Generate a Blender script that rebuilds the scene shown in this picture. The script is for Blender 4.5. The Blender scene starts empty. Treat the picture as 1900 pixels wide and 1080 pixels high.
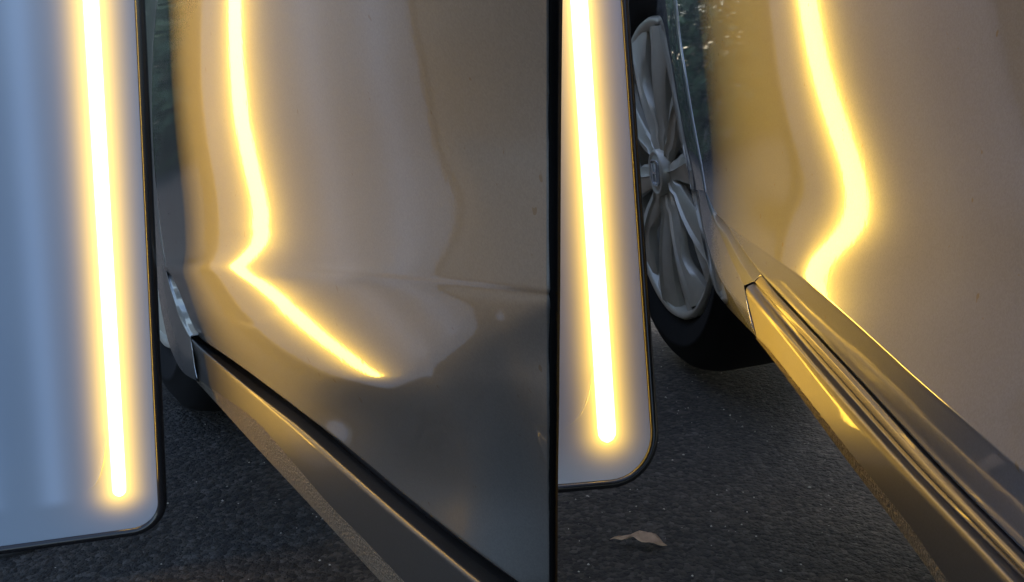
import bpy, math, random
import numpy as np
random.seed(7); rng = np.random.default_rng(7)
scene = bpy.context.scene
COL = scene.collection

# ------------------------------------------------------------------ camera, sky, sun, exposure
F_PX, CX, CY = 1645.0, 1025.0, 540.0
PITCH = math.atan(370 / 1645.0)
CAM = np.array([0, 0, 0.43])
FW = np.array([0, math.cos(PITCH), -math.sin(PITCH)])
UP = np.array([0, math.sin(PITCH), math.cos(PITCH)])
RT = np.array([1.0, 0, 0])
cd = bpy.data.cameras.new("camera"); cam = bpy.data.objects.new("camera", cd); COL.objects.link(cam)
cam.location = CAM; cam.rotation_euler = (math.pi / 2 - PITCH, 0, 0)
cd.sensor_width = 36; cd.lens = 36 * F_PX / 1900; cd.shift_x = (950 - CX) / 1900
cd.clip_start = 0.02; cd.clip_end = 400
scene.camera = cam
world = bpy.data.worlds.new("World"); scene.world = world; world.use_nodes = True
wn = world.node_tree; bg = wn.nodes["Background"]
sky = wn.nodes.new("ShaderNodeTexSky"); sky.sky_type = 'NISHITA'; sky.sun_disc = False
SUN_EL, SUN_AZ = math.radians(48), math.radians(35)      # azimuth from +Y towards +X
sky.sun_elevation = SUN_EL; sky.sun_rotation = SUN_AZ
sky.dust_density = 2.0
wn.links.new(sky.outputs[0], bg.inputs[0]); bg.inputs[1].default_value = 0.15
sd = bpy.data.lights.new("sun", 'SUN'); sun = bpy.data.objects.new("sun", sd); COL.objects.link(sun)
sd.energy = 0.5; sd.angle = math.radians(25); sd.color = (1, .95, .88)
from mathutils import Vector, Matrix
sdir = Vector((math.sin(SUN_AZ) * math.cos(SUN_EL), math.cos(SUN_AZ) * math.cos(SUN_EL), math.sin(SUN_EL)))
sun.rotation_euler = sdir.to_track_quat('Z', 'Y').to_euler()
vs = scene.view_settings; vs.view_transform = 'Standard'; vs.look = 'None'; vs.gamma = 1; vs.use_curve_mapping = False
vs.exposure = 1.6
LAMP = 9.5

# ------------------------------------------------------------------ geometry helpers
def nz(v):
    v = np.asarray(v, float); return v / np.linalg.norm(v)
def ray(X, Y):
    X = np.asarray(X, float); Y = np.asarray(Y, float)
    return FW + ((X - CX) / F_PX)[..., None] * RT + ((CY - Y) / F_PX)[..., None] * UP
def proj(P):
    q = np.asarray(P, float) - CAM; z = q @ FW
    return np.stack([CX + F_PX * (q @ RT) / z, CY - F_PX * (q @ UP) / z], -1)
def on_plane(X, Y, P0, n):
    r = ray(X, Y); t = ((P0 - CAM) @ n) / (r @ n); return CAM + np.asarray(t)[..., None] * r
def mesh_obj(name, V, F, mat, parent=None, smooth=True):
    me = bpy.data.meshes.new(name); me.from_pydata([tuple(map(float, v)) for v in V], [], [tuple(map(int, f)) for f in F]); me.validate(); me.update()
    if mat: me.materials.append(mat)
    if smooth: me.polygons.foreach_set('use_smooth', [True] * len(me.polygons))
    o = bpy.data.objects.new(name, me); COL.objects.link(o)
    if parent is not None: o.parent = parent; o.matrix_parent_inverse = parent.matrix_world.inverted() if not parent.matrix_world == Matrix() else Matrix()
    return o
def tag(o, label=None, cat=None, group=None, kind=None):
    for k, v in (('label', label), ('category', cat), ('group', group), ('kind', kind)):
        if v: o[k] = v
    return o
def empty(name, loc, label, cat, group=None):
    o = bpy.data.objects.new(name, None); COL.objects.link(o); o.location = loc; bpy.context.view_layer.update()
    return tag(o, label, cat, group)
def grid_faces(nr, nc, flip=False, off=0, wrap=False):
    f = []
    for i in range(nr - 1):
        for j in range(nc - (0 if wrap else 1)):
            k = (j + 1) % nc
            q = (off + i * nc + j, off + i * nc + k, off + (i + 1) * nc + k, off + (i + 1) * nc + j)
            f.append(q[::-1] if flip else q)
    return f
def solidify(o, t, offset=-1):
    m = o.modifiers.new("solid", 'SOLIDIFY'); m.thickness = t; m.offset = offset; return o
def resample(P, n):
    P = np.asarray(P, float); d = np.r_[0, np.cumsum(np.linalg.norm(np.diff(P, axis=0), axis=1))]
    t = np.linspace(0, d[-1], n); return np.stack([np.interp(t, d, P[:, k]) for k in range(P.shape[1])], -1)
def smooth_poly(P, n):
    """Catmull-Rom through points, resampled evenly"""
    P = np.asarray(P, float); Q = np.vstack([2 * P[0] - P[1], P, 2 * P[-1] - P[-2]]); out = []
    for i in range(1, len(Q) - 2):
        for t in np.linspace(0, 1, 12, endpoint=False):
            a, b, c, d = Q[i - 1], Q[i], Q[i + 1], Q[i + 2]
            out.append(.5 * ((2 * b) + (c - a) * t + (2 * a - 5 * b + 4 * c - d) * t * t + (3 * b - a - 3 * c + d) * t ** 3))
    out.append(P[-1]); return resample(np.array(out), n)
def fillet_profile(P, R, seg=5):
    """P (k,3) profile points at one station, R radius fraction lengths per inner point -> rounded profile (bezier)"""
    out = [P[0]]
    for i in range(1, len(P) - 1):
        r = R[i - 1]
        a = P[i - 1] - P[i]; b = P[i + 1] - P[i]; la = np.linalg.norm(a); lb = np.linalg.norm(b)
        ra = min(r, la * .48); rb = min(r, lb * .48)
        A = P[i] + a / max(la, 1e-9) * ra; B = P[i] + b / max(lb, 1e-9) * rb
        for t in np.linspace(0, 1, seg): out.append((1 - t) ** 2 * A + 2 * t * (1 - t) * P[i] + t * t * B)
    out.append(P[-1]); return np.array(out)
def loft(name, curves, radii, mat, parent, n=90, seg=5, flip=False):
    """surface through several long 3D curves, corners rounded by radii"""
    C = [resample(c, n) for c in curves]
    rows = [fillet_profile(np.array([c[i] for c in C]), radii, seg) for i in range(n)]
    m = len(rows[0]); V = np.vstack(rows)
    return mesh_obj(name, V, grid_faces(n, m, flip), mat, parent)
def tube(P, r, n=8, closed=False, squash=None):
    P = np.asarray(P, float); V = []; N = len(P)
    for i in range(N):
        t = nz(P[(i + 1) % N] - P[i - 1]) if closed or 0 < i < N - 1 else nz(P[1] - P[0] if i == 0 else P[-1] - P[-2])
        a = nz(np.cross(t, [0.123, .77, .31])); b = np.cross(t, a)
        rr = r[i] if hasattr(r, '__len__') else r
        for k in range(n):
            an = 2 * math.pi * k / n; V.append(P[i] + rr * (math.cos(an) * a + math.sin(an) * b))
    F = grid_faces(N, n, wrap=True)
    if closed:
        o = (N - 1) * n
        F += [(o + k, o + (k + 1) % n, (k + 1) % n, k) for k in range(n)]
    else: F += [tuple(range(n))[::-1], tuple((N - 1) * n + k for k in range(n))]
    return np.array(V), F

# ------------------------------------------------------------------ materials
def new_mat(name):
    m = bpy.data.materials.new(name); m.use_nodes = True
    return m, m.node_tree, m.node_tree.nodes["Principled BSDF"]
def N(nt, typ, **kw):
    n = nt.nodes.new(typ)
    for k, v in kw.items():
        if k.startswith('i_'): n.inputs[int(k[2:]) if k[2:].isdigit() else k[2:]].default_value = v
        else: setattr(n, k, v)
    return n
def simple(name, color, rough=.5, metal=0, bump=0, bscale=400, coat=0, var=0.0, spec=.5, bdist=.001):
    m, nt, b = new_mat(name)
    b.inputs['Base Color'].default_value = (*color, 1); b.inputs['Roughness'].default_value = rough; b.inputs['Metallic'].default_value = metal
    b.inputs['Coat Weight'].default_value = coat; b.inputs['Coat Roughness'].default_value = .03; b.inputs['Specular IOR Level'].default_value = spec
    tc = N(nt, 'ShaderNodeTexCoord')
    if bump:
        no = N(nt, 'ShaderNodeTexNoise'); no.inputs['Scale'].default_value = bscale; no.inputs['Detail'].default_value = 4
        nt.links.new(tc.outputs['Object'], no.inputs['Vector'])
        bp = N(nt, 'ShaderNodeBump'); bp.inputs['Strength'].default_value = bump; bp.inputs['Distance'].default_value = bdist
        nt.links.new(no.outputs[0], bp.inputs['Height']); nt.links.new(bp.outputs[0], b.inputs['Normal'])
    if var:
        no = N(nt, 'ShaderNodeTexNoise'); no.inputs['Scale'].default_value = bscale * .2; no.inputs['Detail'].default_value = 6
        nt.links.new(tc.outputs['Object'], no.inputs['Vector'])
        mr = N(nt, 'ShaderNodeMapRange'); mr.inputs[3].default_value = 1 - var; mr.inputs[4].default_value = 1 + var
        nt.links.new(no.outputs[0], mr.inputs[0])
        mx = N(nt, 'ShaderNodeMix', data_type='RGBA', blend_type='MULTIPLY'); mx.inputs[0].default_value = 1
        mx.inputs[6].default_value = (*color, 1); nt.links.new(mr.outputs[0], mx.inputs[7]); nt.links.new(mx.outputs[2], b.inputs['Base Color'])
    return m

def paint_material(name, base, rough_wide=.47, rough_tight=.11, tight=.12, coat=1.0, body=.49, metal=.82):
    """metallic flake under clear lacquer: a wide and a tight flake lobe, faint orange peel, specks of dust"""
    m, nt, b = new_mat(name)
    b2 = N(nt, 'ShaderNodeBsdfPrincipled')
    tc = N(nt, 'ShaderNodeTexCoord')
    fl = N(nt, 'ShaderNodeTexVoronoi'); fl.inputs['Scale'].default_value = 1500
    nt.links.new(tc.outputs['Object'], fl.inputs['Vector'])
    mr = N(nt, 'ShaderNodeMapRange'); mr.inputs[1].default_value = 0; mr.inputs[2].default_value = 1; mr.inputs[3].default_value = .93; mr.inputs[4].default_value = 1.07
    sp = N(nt, 'ShaderNodeSeparateColor'); nt.links.new(fl.outputs['Color'], sp.inputs[0]); nt.links.new(sp.outputs[0], mr.inputs[0])
    mx = N(nt, 'ShaderNodeMix', data_type='RGBA', blend_type='MULTIPLY'); mx.inputs[0].default_value = 1
    mx.inputs[6].default_value = (*base, 1); nt.links.new(mr.outputs[0], mx.inputs[7])
    # dust specks
    du = N(nt, 'ShaderNodeTexNoise'); du.inputs['Scale'].default_value = 130; du.inputs['Detail'].default_value = 2; nt.links.new(tc.outputs['Object'], du.inputs['Vector'])
    dr = N(nt, 'ShaderNodeMapRange'); dr.inputs[1].default_value = .74; dr.inputs[2].default_value = .755; nt.links.new(du.outputs[0], dr.inputs[0])
    mx2 = N(nt, 'ShaderNodeMix', data_type='RGBA'); mx2.inputs[7].default_value = (.42, .38, .32, 1)
    nt.links.new(mx.outputs[2], mx2.inputs[6]); nt.links.new(dr.outputs[0], mx2.inputs[0])
    pe = N(nt, 'ShaderNodeTexNoise'); pe.inputs['Scale'].default_value = 260; pe.inputs['Detail'].default_value = 1; nt.links.new(tc.outputs['Object'], pe.inputs['Vector'])
    bp = N(nt, 'ShaderNodeBump'); bp.inputs['Strength'].default_value = .02; bp.inputs['Distance'].default_value = .0005
    nt.links.new(pe.outputs[0], bp.inputs['Height'])
    for s, r, mt in ((b, rough_wide, metal), (b2, rough_tight, 1.0)):
        s.inputs['Metallic'].default_value = mt; s.inputs['Roughness'].default_value = r
        s.inputs['Coat Weight'].default_value = coat; s.inputs['Coat Roughness'].default_value = .025; s.inputs['Coat IOR'].default_value = 1.48
        nt.links.new(mx2.outputs[2], s.inputs['Base Color']) if mt == 1.0 else None; nt.links.new(bp.outputs[0], s.inputs['Coat Normal']); nt.links.new(bp.outputs[0], s.inputs['Normal'])
    dk = N(nt, 'ShaderNodeMix', data_type='RGBA', blend_type='MULTIPLY'); dk.inputs[0].default_value = 1; dk.inputs[7].default_value = (body, body * .94, body * .86, 1)
    nt.links.new(mx2.outputs[2], dk.inputs[6]); nt.links.new(dk.outputs[2], b.inputs['Base Color'])
    b.inputs['Specular IOR Level'].default_value = .1
    ms = N(nt, 'ShaderNodeMixShader'); ms.inputs[0].default_value = tight
    nt.links.new(b.outputs[0], ms.inputs[1]); nt.links.new(b2.outputs[0], ms.inputs[2])
    nt.links.new(ms.outputs[0], nt.nodes['Material Output'].inputs[0])
    return m

def asphalt_material():
    m, nt, b = new_mat("asphalt")
    tc = N(nt, 'ShaderNodeTexCoord')
    v = N(nt, 'ShaderNodeTexVoronoi'); v.inputs['Scale'].default_value = 190; nt.links.new(tc.outputs['Object'], v.inputs['Vector'])
    v2 = N(nt, 'ShaderNodeTexVoronoi'); v2.inputs['Scale'].default_value = 80; nt.links.new(tc.outputs['Object'], v2.inputs['Vector'])
    no = N(nt, 'ShaderNodeTexNoise'); no.inputs['Scale'].default_value = 14; no.inputs['Detail'].default_value = 8; nt.links.new(tc.outputs['Object'], no.inputs['Vector'])
    n2 = N(nt, 'ShaderNodeTexNoise'); n2.inputs['Scale'].default_value = 420; n2.inputs['Detail'].default_value = 3; nt.links.new(tc.outputs['Object'], n2.inputs['Vector'])
    sp = N(nt, 'ShaderNodeSeparateColor'); nt.links.new(v.outputs['Color'], sp.inputs[0])
    cr = N(nt, 'ShaderNodeValToRGB'); e = cr.color_ramp.elements
    e[0].position = 0; e[0].color = (.015, .0145, .014, 1); e[1].position = 1; e[1].color = (.085, .078, .070, 1)
    a = cr.color_ramp.elements.new(.55); a.color = (.034, .0305, .027, 1)
    a = cr.color_ramp.elements.new(.9); a.color = (.062, .054, .046, 1)
    nt.links.new(sp.outputs[0], cr.inputs[0])
    mr = N(nt, 'ShaderNodeMapRange'); mr.inputs[3].default_value = .65; mr.inputs[4].default_value = 1.35; nt.links.new(no.outputs[0], mr.inputs[0])
    mx = N(nt, 'ShaderNodeMix', data_type='RGBA', blend_type='MULTIPLY'); mx.inputs[0].default_value = 1
    nt.links.new(cr.outputs[0], mx.inputs[6]); nt.links.new(mr.outputs[0], mx.inputs[7]); nt.links.new(mx.outputs[2], b.inputs['Base Color'])
    ad = N(nt, 'ShaderNodeMath', operation='ADD'); nt.links.new(v.outputs['Distance'], ad.inputs[0]); nt.links.new(n2.outputs[0], ad.inputs[1])
    ad2 = N(nt, 'ShaderNodeMath', operation='ADD'); nt.links.new(v2.outputs['Distance'], ad2.inputs[0]); nt.links.new(ad.outputs[0], ad2.inputs[1])
    bp = N(nt, 'ShaderNodeBump'); bp.invert = True; bp.inputs['Strength'].default_value = 1.0; bp.inputs['Distance'].default_value = .0035
    nt.links.new(ad2.outputs[0], bp.inputs['Height']); nt.links.new(bp.outputs[0], b.inputs['Normal'])
    b.inputs['Roughness'].default_value = .82; b.inputs['Specular IOR Level'].default_value = .35
    return m

def diffuser_material(name, u_lit, v_end, offs, band_w, light_tint):
    """acrylic diffuser, base colour tinted for the light it mirrors; the lamp behind it spreads amber light around the lit strip; unlit strips show paler"""
    m, nt, b = new_mat(name)
    tc = N(nt, 'ShaderNodeTexCoord'); sx = N(nt, 'ShaderNodeSeparateXYZ'); nt.links.new(tc.outputs['Object'], sx.inputs[0])
    def M(op, a, c=None):
        n = N(nt, 'ShaderNodeMath', operation=op)
        for i, q in enumerate((a, c)):
            if q is None: continue
            if isinstance(q, (int, float)): n.inputs[i].default_value = q
            else: nt.links.new(q, n.inputs[i])
        return n.outputs[0]
    x, y = sx.outputs[0], sx.outputs[1]
    dx = M('ABSOLUTE', M('SUBTRACT', x, u_lit)); dy = M('MAXIMUM', M('SUBTRACT', v_end, y), 0.0)
    d = M('SQRT', M('ADD', M('MULTIPLY', dx, dx), M('MULTIPLY', dy, dy)))
    near = M('MULTIPLY', M('EXPONENT', M('MULTIPLY', M('POWER', M('DIVIDE', d, band_w * 1.15), 2.0), -1.0)), .42)
    mid = M('MULTIPLY', M('EXPONENT', M('DIVIDE', d, -band_w * .95)), .17)
    far = M('MULTIPLY', M('EXPONENT', M('DIVIDE', d, -band_w * 3.2)), .010)
    cmb = N(nt, 'ShaderNodeCombineColor')
    s1 = M('ADD', M('ADD', near, mid), far)
    nt.links.new(s1, cmb.inputs[0])
    nt.links.new(M('ADD', M('ADD', M('MULTIPLY', near, .62), M('MULTIPLY', mid, .50)), M('MULTIPLY', far, .75)), cmb.inputs[1])
    nt.links.new(M('ADD', M('ADD', M('MULTIPLY', near, .06), M('MULTIPLY', mid, .10)), M('MULTIPLY', far, .5)), cmb.inputs[2])
    nt.links.new(cmb.outputs[0], b.inputs['Emission Color']); b.inputs['Emission Strength'].default_value = 1.0
    # paler, softly bounded unlit strips
    acc = None
    for uo in offs:
        g = M('EXPONENT', M('MULTIPLY', M('POWER', M('DIVIDE', M('SUBTRACT', x, uo), band_w * .85), 2.0), -1.0))
        acc = g if acc is None else M('ADD', acc, g)
    endm = N(nt, 'ShaderNodeMapRange', interpolation_type='SMOOTHSTEP'); endm.inputs[1].default_value = v_end - .012; endm.inputs[2].default_value = v_end; nt.links.new(y, endm.inputs[0])
    acc = M('MULTIPLY', acc, endm.outputs[0])
    no = N(nt, 'ShaderNodeTexNoise'); no.inputs['Scale'].default_value = 5; no.inputs['Detail'].default_value = 5
    nt.links.new(tc.outputs['Object'], no.inputs['Vector'])
    mixf = M('ADD', M('MULTIPLY', acc, .75), M('MULTIPLY', no.outputs[0], .30))
    mx = N(nt, 'ShaderNodeMix', data_type='RGBA'); mx.inputs[6].default_value = (*light_tint, 1); mx.inputs[7].default_value = tuple(min(.8, q * 1.7) for q in light_tint) + (1,)
    nt.links.new(mixf, mx.inputs[0]); nt.links.new(mx.outputs[2], b.inputs['Base Color'])
    b.inputs['Roughness'].default_value = .28; b.inputs['Specular IOR Level'].default_value = .5
    return m

M_asphalt = asphalt_material()
M_paint = paint_material("bronze_grey_metallic_paint", (.50, .515, .525))
M_paint_right = paint_material("bronze_grey_metallic_paint_cooled", (.44, .50, .66), rough_wide=.5, rough_tight=.11, tight=.19, body=.57, metal=.6)  # same paint, base blued to offset the amber lamp light on this car
M_sill = paint_material("sill_paint", (.36, .36, .36), rough_tight=.32, tight=.12, coat=.2, body=.36)
M_guard = simple("textured_stone_guard", (.19, .155, .115), .5, .5, bump=1.0, bscale=480, var=.3, bdist=.006)
M_black = simple("black_frame_plastic", (.012, .012, .014), .22, bump=.05, bscale=300, spec=.6)
M_rubber = simple("black_rubber", (.006, .006, .006), 1.0, bump=.3, bscale=500, spec=.05)
M_tyre = simple("tyre_rubber", (.007, .006, .006), .85, bump=.3, bscale=600, var=.3, spec=.2)
M_dark = simple("dark_undercoat", (.012, .012, .012), .9, bump=.3, bscale=120)
M_wheel = simple("silver_wheel_paint", (.50, .465, .39), .42, .2, bump=.06, bscale=300, coat=.5, var=.12)
M_wheel_dark = simple("wheel_recess_grey", (.006, .006, .006), .8, .0)
M_edge = simple("bare_panel_edge", (.55, .58, .62), .25, .7)
M_casing = simple("board_back_casing", (.03, .03, .033), .5)
M_steel = simple("brushed_steel", (.35, .35, .36), .35, 1)
M_leaf = simple("dry_leaf", (.50, .33, .21), .75, bump=1.0, bscale=500, var=.5, bdist=.002)
M_chip = simple("pale_grit", (.45, .42, .36), .8)

def lamp_material():
    m, nt, b = new_mat("amber_led_tube"); b.inputs['Base Color'].default_value = (.8, .7, .5, 1)
    b.inputs['Emission Color'].default_value = (1, .56, .06, 1); b.inputs['Emission Strength'].default_value = LAMP
    return m
M_lamp = lamp_material()

# ------------------------------------------------------------------ ground
def build_ground():
    o = mesh_obj("ground", [(-60, -40, 0), (60, -40, 0), (60, 80, 0), (-60, 80, 0)], [(0, 1, 2, 3)], M_asphalt, None, False)
    tag(o, kind='structure')
build_ground()

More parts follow.
